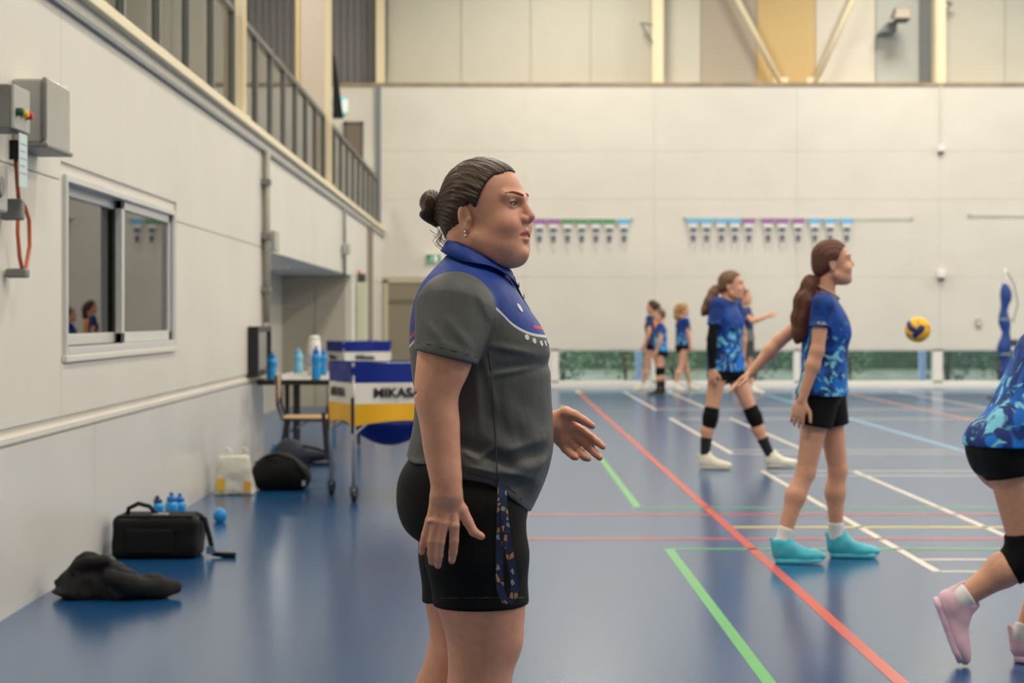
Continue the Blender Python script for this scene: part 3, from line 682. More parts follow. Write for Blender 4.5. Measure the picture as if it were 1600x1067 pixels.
trolley((A.x+.31*math.cos(rz)-.31*math.sin(rz), 24.6+.31*math.sin(rz)+.31*math.cos(rz), 0), rz, .66, .6, 'far ball cart whose blue and white canvas shows above the nearer cart', 'Mikasa')

# ------------------------------------------------------------------ table, chair, bottles, bags
tb = thing('folding_table', (-1.66, 17.3, 0), 'pale folding table with black edge and legs against the left wall', 'table')
obj('table_top', MB().box(-.36, .36, -1.5, 1.3, .725, .74), mat('pale_laminate', (190, 186, 176), .4), tb); obj('edge_band', MB().box(-.37, .37, -1.515, -1.5, .70, .745).box(-.37, .37, 1.3, 1.315, .70, .745).box(-.375, -.36, -1.5, 1.3, .70, .745).box(.36, .375, -1.5, 1.3, .70, .745), M_black, tb)
lg = MB().tube([(0, 0, 0.01), (0, 0, .71)], .018, 10).mesh('leg')
for x, y in ((-.14, -1.3), (-.07, -1.3), (.3, 1.1), (-.3, 1.1)): obj('leg', lg, M_steel_dark if y > 0 else M_black, tb, loc=(x, y, 0))
obj('stretcher', MB().tube([(-.105, -1.3, .3), (-.105, 1.1, .3)], .012, 8), M_black, tb); obj('foot_bar', MB().box(-.3, .24, -1.33, -1.27, 0, .025), M_black, tb)
ch = thing('school_chair', (-1.56, 15.42, 0), 'chair with pale wooden seat and black frame beside the table', 'chair', None, math.radians(-88))
M_ply = mat('pale_plywood', (205, 170, 125), .5, noise=(8, .15), stretch=(1, 8, 1))
obj('seat', MB().box(-.19, .19, -.2, .2, .44, .46), M_ply, ch, bevel=.008); obj('backrest', MB().box(-.19, .19, -.26, -.245, .60, .82), M_ply, ch, bevel=.006)
for x in (-.18, .18):
    obj('side_frame', MB().tube([(x, -.25, .8), (x, -.24, .55), (x, -.2, .44), (x, .16, .43)], .013, 8), M_black, ch, sm=True); obj('leg', MB().tube([(x, -.17, .43), (x, -.24, .0)], .013, 8), M_black, ch); obj('leg', MB().tube([(x, .15, .43), (x, .2, .0)], .013, 8), M_black, ch)

M_bb = mat('bottle_blue', (28, 140, 205), .3); M_bc = mat('bottle_cap_blue', (24, 110, 185), .4); M_bn = mat('bottle_navy', (34, 40, 90), .4); M_bl = mat('bottle_pale_blue', (120, 185, 215), .3)
def bottle(loc, h, r, label, body=M_bb, capm=M_bc, tilt=None, spout=True):
    t = thing('water_bottle', loc, label, 'bottle', 'blue sports bottles')
    obj('body', MB().lathe([(r*.9, 0), (r, .01), (r, h*.34), (r*.88, h*.40), (r*.88, h*.5), (r, h*.56), (r, h*.68), (r*.8, h*.75), (r*.62, h*.77)], n=20), body, t, sm=True)
    obj('bottle_cap', MB().lathe([(r*.7, h*.76), (r*.72, h*.86), (r*.55, h*.89), (r*.3, h*.9)], n=20), capm, t, sm=True)
    if spout: obj('spout', MB().lathe([(r*.28, h*.89), (r*.3, h*.97), (r*.18, h)], n=12), capm, t, sm=True)
    if tilt: t.rotation_euler = tilt
    return t
bottle((at(425, 0, 15.95).x, 15.95, .74), .24, .045, 'blue bottle on the near corner of the table by the wall')
bottle((at(494, 0, 16.0).x, 16.0, .74), .29, .040, 'blue bottle on the table at its right end, beside the ball cart')
bottle((at(505, 0, 17.3).x, 17.3, .74), .25, .036, 'blue bottle on the table, behind the one next to the cart')
bottle((at(466, 0, 18.0).x, 18.0, .74), .24, .045, 'pale blue bottle at the back of the table', M_bl, M_bl)
t = thing('paper_roll', (at(491, 0, 17.2).x, 17.2, .74), 'tall white canister standing on the table', 'canister')
obj('body', MB().lathe([(.055, 0), (.06, .01), (.06, .30), (.05, .33), (.03, .34)], n=20), M_white, t, sm=True); obj('printed_band', MB().lathe([(.061, .08), (.061, .22)], n=20), mat('pale_blue_print', (190, 195, 215), .5), t, sm=True); obj('lid', MB().lathe([(.052, .33), (.05, .36), (.02, .37)], n=18), M_white, t, sm=True)
bottle((at(428, 0, 14.9).x, 14.9, 0), .26, .04, 'blue bottle on the floor under the table, nearer the wall')
bottle((at(446, 0, 14.95).x, 14.95, 0), .30, .036, 'blue bottle on the floor under the table leg')
bottle((at(246, 0, 11.3).x, 11.3, 0), .19, .042, 'blue bottle with dark cap behind the gym bag, nearest the wall', M_bb, M_bn)
bottle((at(268, 0, 11.0).x, 11.0, 0), .24, .040, 'tall blue bottle behind the gym bag, middle of the three')
bottle((at(281, 0, 11.15).x, 11.15, 0), .22, .038, 'blue bottle behind the gym bag, farthest from the wall')
bl = bottle((at(344, 0, 11.5).x, 11.5, .042), .2, .042, 'blue bottle lying alone on the floor past the bags', tilt=(math.radians(-90), 0, math.radians(10)))

def cloth_object(name, parent, sdf, lo, hi, h, m):
    me, V = surface(sdf, lo, hi, h, name); return obj(name, me, m, parent)
# gym bag
gb = thing('gym_bag', (-1.80, 9.9, 0), 'black gym bag with carry handle against the left wall', 'bag')
def sdf_bag(P):
    q = np.abs(P-np.array((0, 0, .11), f32))-np.array((.19, .10, .075), f32)
    d = np.linalg.norm(np.maximum(q, 0), axis=1)+np.minimum(q.max(1), 0)-.035
    return np.maximum(d+.009*wav(P, 16, 3)+.005*wav(P, 45, 4), -P[:, 2]+.001)
cloth_object('body', gb, sdf_bag, (-.27, -.18, -.02), (.27, .18, .28), .008, M_blackcloth)
obj('top_flap', MB().box(-.2, .2, -.115, .115, .215, .228), M_blackcloth, gb, bevel=.01); obj('front_pocket', MB().box(-.15, .1, -.15, -.128, .03, .16), M_blackcloth, gb, bevel=.012); obj('zip', MB().box(-.19, .19, -.118, -.112, .205, .213), M_steel_dark, gb)
obj('carry_handle', MB().tube([(-.16, -.05, .2), (-.15, -.05, .26), (-.1, -.04, .285), (-.04, -.04, .27), (0, -.05, .225)], .012, 8), M_blackcloth, gb, sm=True); obj('maker_patch', MB().box(-.02, .06, -.08, -.02, .228, .234), mat('pale_patch', (150, 155, 155), .6), gb)
obj('shoulder_strap', MB().tube([(.2, .0, .22), (.25, -.02, .2), (.28, -.04, .1), (.3, -.05, .02), (.36, -.06, .014), (.42, -.07, .014)], .015, 8), M_blackcloth, gb, sm=True); obj('buckle', MB().box(.265, .305, -.07, -.05, .02, .06), mat('blue_grey_buckle', (90, 110, 140), .4), gb)
# jacket heap
jk = thing('dark_jacket', (-1.75, 8.45, 0), 'crumpled black jacket heaped on the floor near the wall', 'jacket')
def sdf_jk(P):
    d = ell(P, (-.05, 0, .05), (.2, .13, .1)); d = smin(d, ell(P, (-.08, .02, .14), (.09, .08, .06)), .05); d = smin(d, ell(P, (.16, .0, .05), (.13, .08, .06)), .05); d = smin(d, ell(P, (-.17, -.02, .03), (.11, .12, .05)), .05)
    d += .026*wav(P*np.array((1, 1, 1.6), f32), 26, 11)+.014*np.abs(wav(P, 48, 12)); return np.maximum(d, -P[:, 2]+.001)
cloth_object('body', jk, sdf_jk, (-.36, -.24, -.02), (.38, .24, .3), .008, mat('black_fleece', (24, 24, 26), .9, noise=(40, .3), bump=(50, .3)))
def sdf_jks(P): return np.maximum(chain(P, [(.02, -.08, .1), (.12, -.1, .07), (.24, -.05, .05), (.29, -.01, .045)], [.045, .045, .042, .03], .02)+.008*wav(P, 40, 4), -P[:, 2]+.001)
cloth_object('sleeve', jk, sdf_jks, (-.1, -.25, -.02), (.4, .15, .25), .008, mat('black_fleece'))
obj('collar', MB().tube([(-.16, -.04, .15), (-.1, -.09, .17), (-.02, -.07, .18), (.0, 0, .16)], [.02, .025, .025, .015], 10), mat('black_fleece'), jk, sm=True)
# plastic bag
pb = thing('plastic_bag', (at(367, 0, 13.4).x, 13.4, 0), 'white plastic carrier bag with yellow print by the wall', 'bag')
def sdf_pb(P):
    w_ = .125-.12*np.clip(P[:, 2]-.02, 0, .3); q = np.stack([np.abs(P[:, 0])-w_, np.abs(P[:, 1])-.07, np.abs(P[:, 2]-.14)-.13], 1)
    d = np.linalg.norm(np.maximum(q, 0), axis=1)+np.minimum(q.max(1), 0)-.012; return np.maximum(d+.010*wav(P, 28, 5)+.004*wav(P, 70, 6), -P[:, 2]+.001)
cloth_object('body', pb, sdf_pb, (-.2, -.14, -.02), (.2, .14, .34), .008, mat('white_plastic_film', (226, 222, 205), .3, noise=(7, .1), bump=(25, .5)))
for x in (-.05, .07): obj('bag_handle', MB().tube([(x-.03, 0, .26), (x-.025, 0, .31), (x, 0, .335), (x+.025, 0, .31), (x+.03, 0, .26)], .008, 8), mat('white_plastic_film'), pb, sm=True)
obj('yellow_print', MB().box(-.12, -.06, -.094, -.085, .03, .12), mat('bag_yellow', (232, 190, 60), .4), pb); obj('yellow_print', MB().box(.08, .125, -.094, -.08, .02, .1), mat('bag_orange', (230, 165, 70), .4), pb)
# black duffel under the table
db = thing('duffel_bag', (at(440, 0, 13.75).x, 13.75, 0), 'plump black duffel bag on the floor next to the plastic bag', 'bag')
def sdf_db(P):
    d = ell(P, (-.03, 0, .12), (.19, .14, .15)); d = smin(d, ell(P, (.12, 0, .09), (.1, .12, .1)), .04); d = smin(d, ell(P, (-.12, 0, .09), (.1, .12, .1)), .04)
    return np.maximum(d+.010*wav(P, 20, 8), -P[:, 2]+.001)
cloth_object('body', db, sdf_db, (-.3, -.2, -.02), (.3, .2, .34), .008, M_blackcloth)
obj('strap', MB().tube([(-.12, -.1, .24), (-.02, -.13, .27), (.1, -.1, .23), (.2, -.12, .1)], .012, 8), M_blackcloth, db, sm=True); obj('zip', MB().tube([(-.2, -.02, .2), (-.05, -.02, .275), (.12, -.02, .215)], .005, 6), M_steel_dark, db); obj('side_tag', MB().box(.165, .185, -.125, -.11, .04, .075), mat('white_tag', (190, 190, 190), .5), db); obj('side_tag', MB().box(-.215, -.2, -.07, -.05, .06, .11), mat('white_tag'), db)
nb = thing('navy_backpack', (at(455, 0, 14.6).x, 14.6, 0), 'dark navy backpack lying behind the black duffel bag', 'bag')
def sdf_nb(P): return np.maximum(smin(ell(P, (0, 0, .14), (.16, .12, .18)), ell(P, (.16, 0, .19), (.16, .09, .05)), .05)+.008*wav(P, 22, 9), -P[:, 2]+.001)
cloth_object('body', nb, sdf_nb, (-.24, -.18, -.02), (.4, .18, .36), .01, mat('navy_nylon', (26, 32, 50), .7, bump=(40, .2)))
obj('shoulder_strap', MB().tube([(.1, -.08, .27), (.22, -.1, .25), (.33, -.08, .2)], .012, 8), mat('navy_nylon'), nb, sm=True)
# straps hanging under the cart
tw = thing('hanging_strap', (at(518, 0, 13.6).x, 13.6, .28), 'bright blue strap hanging behind the left leg of the near ball cart', 'strap')
obj('webbing', MB().box(-.02, .03, -.004, .004, 0.03, .34), mat('bright_blue_webbing', (40, 150, 215), .6), tw); obj('dark_webbing', MB().hexa([(-.05, -.004, -.05), (-.02, -.004, -.05), (-.02, .004, -.05), (-.05, .004, -.05)], [(-.075, -.004, .3), (-.045, -.004, .3), (-.045, .004, .3), (-.075, .004, .3)]), mat('dark_webbing', (70, 62, 70), .7), tw)

# ------------------------------------------------------------------ people: shared modelling
def skin_material(name, base, rough=.5):
    m = bpy.data.materials.new(name); m.use_nodes = True; nt = m.node_tree; b = nt.nodes['Principled BSDF']
    a = nt.nodes.new('ShaderNodeAttribute'); a.attribute_name = 'tint'
    n = nt.nodes.new('ShaderNodeTexNoise'); n.inputs['Scale'].default_value = 45; n.inputs['Detail'].default_value = 6
    tc = nt.nodes.new('ShaderNodeTexCoord'); nt.links.new(tc.outputs['Object'], n.inputs['Vector'])
    mr = nt.nodes.new('ShaderNodeMapRange'); mr.inputs[1].default_value = .3; mr.inputs[2].default_value = .7; mr.inputs[3].default_value = .93; mr.inputs[4].default_value = 1.05
    nt.links.new(n.outputs[0], mr.inputs[0])
    mx = nt.nodes.new('ShaderNodeVectorMath'); mx.operation = 'SCALE'
    nt.links.new(a.outputs['Color'], mx.inputs[0]); nt.links.new(mr.outputs[0], mx.inputs['Scale']); nt.links.new(mx.outputs[0], b.inputs['Base Color'])
    b.inputs['Roughness'].default_value = rough; b.inputs['Subsurface Weight'].default_value = .12; b.inputs['Subsurface Radius'].default_value = (1, .4, .25); b.inputs['Subsurface Scale'].default_value = .008
    n2 = nt.nodes.new('ShaderNodeTexNoise'); n2.inputs['Scale'].default_value = 260; bp = nt.nodes.new('ShaderNodeBump'); bp.inputs['Strength'].default_value = .06; bp.inputs['Distance'].default_value = .003
    nt.links.new(tc.outputs['Object'], n2.inputs['Vector']); nt.links.new(n2.outputs[0], bp.inputs['Height']); nt.links.new(bp.outputs[0], b.inputs['Normal'])
    return m
M_skin = skin_material('skin', None)
SKIN_W = np.array(C(222, 160, 132)[:3]); SKIN_G = np.array(C(214, 158, 128)[:3])

def hair_material(name, dark, light, stretch=(60, 60, 12), amount=(.42, .68)):
    m = bpy.data.materials.new(name); m.use_nodes = True; nt = m.node_tree; b = nt.nodes['Principled BSDF']
    a = nt.nodes.new('ShaderNodeAttribute'); a.attribute_name = 'strand'
    n = nt.nodes.new('ShaderNodeTexNoise'); n.noise_dimensions = '1D'; n.inputs['Scale'].default_value = 26; n.inputs['Detail'].default_value = 5
    nt.links.new(a.outputs['Fac'], n.inputs['W'])
    r = nt.nodes.new('ShaderNodeValToRGB'); r.color_ramp.elements[0].position = amount[0]; r.color_ramp.elements[0].color = C(*dark); r.color_ramp.elements[1].position = amount[1]; r.color_ramp.elements[1].color = C(*light)
    nt.links.new(n.outputs[0], r.inputs[0]); nt.links.new(r.outputs[0], b.inputs['Base Color'])
    bp = nt.nodes.new('ShaderNodeBump'); bp.inputs['Strength'].default_value = .5; bp.inputs['Distance'].default_value = .006
    nt.links.new(n.outputs[0], bp.inputs['Height']); nt.links.new(bp.outputs[0], b.inputs['Normal'])
    b.inputs['Roughness'].default_value = .42; b.inputs['Specular IOR Level'].default_value = .4
    return m

def rot(yaw=0., pitch=0., roll=0.):
    """columns are the local axes; local x is forward, y left, z up"""
    M = Matrix.Rotation(yaw, 3, 'Z') @ Matrix.Rotation(-pitch, 3, 'Y') @ Matrix.Rotation(roll, 3, 'X')
    return np.array(M, dtype=f32)

def head_sdf(q, full=0.0, mouth=.0030):
    """q in head coordinates (metres, adult size): origin between the ear canals, x forward, z up"""
    y = np.abs(q[:, 1]); s = np.stack([q[:, 0], y, q[:, 2]], 1)
    d = ell(s, (.006, 0, .058), (.098, .074, .085))
    d = smin(d, ell(s, (.044, 0, -.012), (.0715, .060+.006*full, .086)), .03)
    d = smin(d, ell(s, (.062, .022, -.06), (.045, .036+.008*full, .036+.006*full)), .03)         # jaw
    d = smin(d, cap(s, (.012, .056+.006*full, -.045), (.085, .02, -.082), .016, .015), .03)
    d = smin(d, ell(s, (.101, 0, -.079), (.018, .02, .016)), .014)                               # chin
    if full: d = smin(d, ell(s, (.056, 0, -.086), (.040, .042, .020)), .025)                       # soft under chin
    d = smin(d, ell(s, (.079, .038, -.013), (.031, .027, .027)), .02)                             # cheek
    d = smin(d, cap(s, (.106, .008, .050), (.086, .046, .055), .010, .009), .014)                # brow
    d = smax(d, -ell(s, (.112, .032, .034), (.020, .017, .012)), .010)                           # eye socket
    d = smin(d, cap(s, (.108, 0, .040), (.1258, 0, .0065), .0078, .0122), .010)                     # nose
    d = smin(d, ell(s, (.1155, .0140, -.0005), (.0125, .0085, .0085)), .005)
    d = smax(d, -ell(s, (.119, .0065, -.0095), (.006, .0035, .004)), .003)                       # nostril
    d = smin(d, cap(s, (.1150, .003, -.0295), (.1030, .0275, -.0365), .0075, .0042), .006)        # upper lip
    d = smin(d, cap(s, (.1130, .003, -.0462), (.1020, .0265, -.0392), .0078, .0042), .006)        # lower lip
    d = smax(d, -cap(s, (.123, 0, -.0380), (.1085, .0275, -.0374), mouth, .0016), .0022)           # mouth opening
    e = np.linalg.norm(s-np.array((.0905, .0325, .035), f32), axis=1)
    lid = np.maximum(e-.0148, -(e-.0118)); lid = smax(lid, -ell(s, (.108, .0335, .0345), (.02, .0142, .0056)), .0015)
    d = smin(d, np.where(s[:, 0] > .085, lid, 1.0).astype(f32), .003)
    if full:
        for a_, b_, am in (((.112, .019, .002), (.099, .037, -.034), .0022), ((.1, .031, -.048), (.086, .037, -.076), .0020)):
            d = d+am*np.exp(-(cap(s, a_, b_, 0, 0)/.0045)**2)
    # ear
    er = ell(s, (-.006, .074, .008), (.017, .009, .031), rot(0, .18, -.0)); er = smax(er, -ell(s, (-.002, .083, .010), (.010, .007, .019)), .004)
    er = smin(er, ell(s, (-.001, .076, -.021), (.008, .006, .010)), .006); er = smin(er, ell(s, (.006, .076, .001), (.005, .005, .007)), .005)
    return smin(d, er, .005)

def head_tint(q, base):
    y = np.abs(q[:, 1]); t = np.tile(base, (len(q), 1)).astype(float)
    def mixin(mask, c):
        t[:] = t*(1-mask[:, None])+np.array(c)*mask[:, None]
    g = lambda c, r: np.exp(-(((q[:, 0]-c[0])/r[0])**2+((y-c[1])/r[1])**2+((q[:, 2]-c[2])/r[2])**2))
    mixin(.5*g((.09, .042, -.012), (.04, .022, .02)), base*np.array((1.0, .72, .68)))
    mixin(.4*g((.127, 0, .004), (.02, .013, .012)), base*np.array((1.0, .74, .70)))
    lip = np.clip(1.6-1.6*np.sqrt(((y)/.0310)**2+((q[:, 2]+.0378)/.0155)**2), 0, 1)*(q[:, 0] > .095)
    mixin(np.clip(lip*1.6, 0, .8), base*np.array((.82, .50, .50)))
    inner = ((np.abs(q[:, 2]+.0375) < .0050) & (y < .027) & (q[:, 0] < .1155-.45*y) & (q[:, 0] > .085)).astype(float)
    mixin(inner*.9, (.05, .015, .012))
    return t

def hand_parts(wrist, d, n, th, s=1.0, curl=.25, spread=.12):
    """list of finger chains and palm points; d along the fingers, n out of the back of the hand, th towards the thumb side"""
    d, n, th = [Vector(v).normalized() for v in (d, n, th)]; w = Vector(wrist)
    palm = w+d*.045*s; out = []
    for i, (o, l, r) in enumerate(((.030, .070, .0085), (.010, .078, .0088), (-.011, .072, .0084), (-.030, .056, .0074))):
        b = w+d*.085*s+th*o*s; q = (d+th*(o/.03)*spread).normalized(); pts = [b-d*.03*s]; c = curl
        pts.append(b)
        p = b
        for k, fr in enumerate((.45, .32, .23)):
            q = (q*math.cos(c*(.6+.4*k))-n*math.sin(c*(.6+.4*k))).normalized(); p = p+q*l*fr*s; pts.append(p)
        out.append((pts, [r*1.05*s, r*1.1*s, r*s, r*.92*s, r*.75*s]))
    tb = w+d*.02*s+th*.022*s; q = (d*.75+th*.75-n*.2).normalized(); p1 = tb+q*.045*s; p2 = p1+(d*.9+th*.4).normalized()*.032*s; p3 = p2+(d*.95+th*.25).normalized()*.026*s
    out.append(([tb, p1, p2, p3], [.013*s, .0115*s, .0095*s, .0075*s]))
    return palm, (d, n, th), out
def hand_sdf(P, H, s=1.0):
    palm, (d, n, th), fs = H
    R = np.array([list(d), list(th), list(n)], f32).T
    def fn(Q):
        e = ell(Q, palm, (.054*s, .043*s, .0165*s), R)
        for pts, rs in fs: e = smin(e, chain(Q, pts, rs, .002), .007*s)
        return e
    return near(P, palm+d*.04*s, .15*s, fn)

def shoe(parent, heel, yaw, L, m_up, m_sole, pitch=0., roll=0., h=.005, label=None):
    """heel: point on the ground under the heel; the shoe points along yaw"""
    R = rot(yaw, pitch, roll); o = np.asarray(heel, f32); k = L/.26
    def to(P): return ((P-o)@R)/k
    def up(P):
        q = to(P); d = smin(ell(q, (.06, 0, .05), (.065, .036, .05)), ell(q, (.178, 0, .032), (.084, .043, .034)), .045)
        d = smin(d, cap(q, (.05, 0, .06), (.045, 0, .10), .036, .040), .03); d = smin(d, cap(q, (.1, 0, .075), (.075, 0, .11), .026, .022), .02)
        d = smin(d, cap(q, (.07, 0, .075), (.165, 0, .045), .030, .026), .02); d = smax(d, -ell(q, (.048, 0, .140), (.036, .029, .045)), .006); d = smin(d, cap(q, (.006, 0, .08), (-.006, 0, .122), .014, .008), .012); d = smin(d, cap(q, (.09, 0, .1), (.076, 0, .132), .012, .014), .012)
        return smax(d, -(q[:, 2]-.016), .004)*k
    def so(P):
        q = to(P); e = np.minimum(ecap(q, (.055, 0, .012), (.2, 0, .012), .046, .050, (0, 0, 1), 1), 9)
        q2 = q*np.array((1, 1, 0), f32); e = smin(cap(q2, (.045, 0, 0), (.1, 0, 0), .037, .034), cap(q2, (.1, 0, 0), (.205, 0, 0), .034, .044), .02)
        return smax(e, np.abs(q[:, 2]-.011-.06*np.clip(q[:, 0]-.19, 0, 1))-.011, .006)*k
    lo, hi = o-L*1.25, o+L*1.25
    me, V = surface(up, lo, hi, h, 'shoe'); s = obj('shoe', me, m_up, parent)
    if label: s['label'] = label
    me, V = surface(so, lo, hi, h, 'sole'); obj('sole', me, m_sole, s)
    lc = MB()
    for i in range(4):
        t = .095+.02*i; z = .093-.0125*i; a = [o+R@(np.array((t, y, z-abs(y)*.35), f32)*k) for y in (-.02, -.007, .007, .02)]; lc.tube([Vector(map(float, p)) for p in a], .0035*k, 6)
    obj('laces', lc, m_sole, s)
    return s

def eyes(parent, origin, R, k, iris=(70, 84, 60)):
    me = bpy.data.meshes.new('eye'); mb = MB(); N, K = 32, 24; v = []; f = []
    for i in range(K+1):
        a = math.pi*i/K
        for j in range(N): b = 2*math.pi*j/N; v.append((math.cos(a)*.0125, math.sin(a)*math.cos(b)*.0125, math.sin(a)*math.sin(b)*.0125))
    for i in range(K):
        for j in range(N): f.append((i*N+j, (i+1)*N+j, (i+1)*N+(j+1) % N, i*N+(j+1) % N))
    me.from_pydata(v, [], f); smooth(me)
    a = np.arccos(np.clip(np.array(v)[:, 0]/.0125, -1, 1)); c = np.where((a < .2)[:, None], np.array((.004, .004, .004)), np.where((a < .47)[:, None], np.array(C(*iris)[:3]), np.array((.46, .42, .39))))
    set_color(me, 'tint', c)
    if 'eye_surface' not in MATS:
        m = bpy.data.materials.new('eye_surface'); m.use_nodes = True; nt = m.node_tree; b = nt.nodes['Principled BSDF']; at_ = nt.nodes.new('ShaderNodeAttribute'); at_.attribute_name = 'tint'
        nt.links.new(at_.outputs['Color'], b.inputs['Base Color']); b.inputs['Roughness'].default_value = .12; MATS['eye_surface'] = m
    for sy in (-1, 1):
        p = origin+R@(np.array((.0905, sy*.0325, .035), f32)*k)
        e = obj('eye', me, MATS['eye_surface'], parent); M = Matrix([[float(R[r][c]) for c in range(3)] for r in range(3)]).to_4x4(); e.matrix_local = Matrix.Translation([float(x) for x in p]) @ M @ Matrix.Scale(k, 4)

def sett(p, full=0.):
    p = np.array(p, f32)
    for _ in range(3):
        e = .001; d = head_sdf(p[None], full)[0]; g = np.array([head_sdf((p+np.eye(3, dtype=f32)[i]*e)[None], full)[0]-head_sdf((p-np.eye(3, dtype=f32)[i]*e)[None], full)[0] for i in range(3)]); p = p-g/(np.linalg.norm(g)+1e-9)*d
    return p.astype(f32)
def brows(parent, origin, R, k, m):
    for sy in (-1, 1):
        onto = lambda p: sett(p)
        pts = [origin+R@(onto(p)*k) for p in ((.113, sy*.012, .0545), (.110, sy*.024, .0600), (.100, sy*.038, .0625), (.087, sy*.050, .0575))]
        obj('eyebrow', MB().tube([Vector(map(float, p)) for p in pts], [.0030*k, .0038*k, .0032*k, .0012*k], 8), m, parent, sm=True)
        pts = [origin+R@(np.array(p, f32)*k) for p in ((.1010, sy*.0205, .0365), (.1055, sy*.028, .0408), (.1035, sy*.037, .0408), (.0965, sy*.0465, .0362))]
        obj('eyelash', MB().tube([Vector(map(float, p)) for p in pts], .0011*k, 6), MATS['lash'] if 'lash' in MATS else mat('lash', (30, 22, 18), .6), parent, sm=True)

def marble_material(name, ztop, zbot):
    """sublimated jersey print: deep blue shoulders, brighter blue below with cyan marbling"""
    m = bpy.data.materials.new(name); m.use_nodes = True; nt = m.node_tree; b = nt.nodes['Principled BSDF']; N = nt.nodes.new
    tc = N('ShaderNodeTexCoord'); sx = N('ShaderNodeSeparateXYZ'); nt.links.new(tc.outputs['Object'], sx.inputs[0])
    g = N('ShaderNodeMapRange'); g.inputs[1].default_value = ztop; g.inputs[2].default_value = zbot; nt.links.new(sx.outputs[2], g.inputs[0])
    n1 = N('ShaderNodeTexNoise'); n1.inputs['Scale'].default_value = 5; n1.inputs['Detail'].default_value = 2; n1.inputs['Distortion'].default_value = 1.6
    n2 = N('ShaderNodeTexNoise'); n2.inputs['Scale'].default_value = 7.5; n2.inputs['Detail'].default_value = 3; n2.inputs['Distortion'].default_value = 2.2
    for n in (n1, n2): nt.links.new(tc.outputs['Object'], n.inputs['Vector'])
    base = N('ShaderNodeValToRGB'); e = base.color_ramp.elements; e[0].position = 0; e[0].color = C(12, 60, 138); e[1].position = 1; e[1].color = C(14, 118, 214); k = e.new(.35); k.color = C(12, 72, 160)
    nt.links.new(g.outputs[0], base.inputs[0])
    dk = N('ShaderNodeMapRange'); dk.inputs[1].default_value = .50; dk.inputs[2].default_value = .56; nt.links.new(n1.outputs[0], dk.inputs[0])
    m1 = N('ShaderNodeMix'); m1.data_type = 'RGBA'; m1.inputs[7].default_value = C(10, 46, 116); nt.links.new(dk.outputs[0], m1.inputs[0]); nt.links.new(base.outputs[0], m1.inputs[6])
    lt = N('ShaderNodeMapRange'); lt.inputs[1].default_value = .55; lt.inputs[2].default_value = .60; nt.links.new(n2.outputs[0], lt.inputs[0])
    gm = N('ShaderNodeMapRange'); gm.inputs[1].default_value = .22; gm.inputs[2].default_value = .5; nt.links.new(g.outputs[0], gm.inputs[0])
    mu = N('ShaderNodeMath'); mu.operation = 'MULTIPLY'; nt.links.new(lt.outputs[0], mu.inputs[0]); nt.links.new(gm.outputs[0], mu.inputs[1])
    m2 = N('ShaderNodeMix'); m2.data_type = 'RGBA'; m2.inputs[7].default_value = C(122, 200, 226); nt.links.new(mu.outputs[0], m2.inputs[0]); nt.links.new(m1.outputs[2], m2.inputs[6])
    nt.links.new(m2.outputs[2], b.inputs['Base Color']); b.inputs['Roughness'].default_value = .6; b.inputs['Specular IOR Level'].default_value = .3
    return m

M_blkshort = mat('black_lycra', (11, 11, 12), .7, bump=(80, .1), spec=.2); M_pad = mat('black_knee_pad', (14, 14, 16), .85, bump=(120, .2), spec=.2)

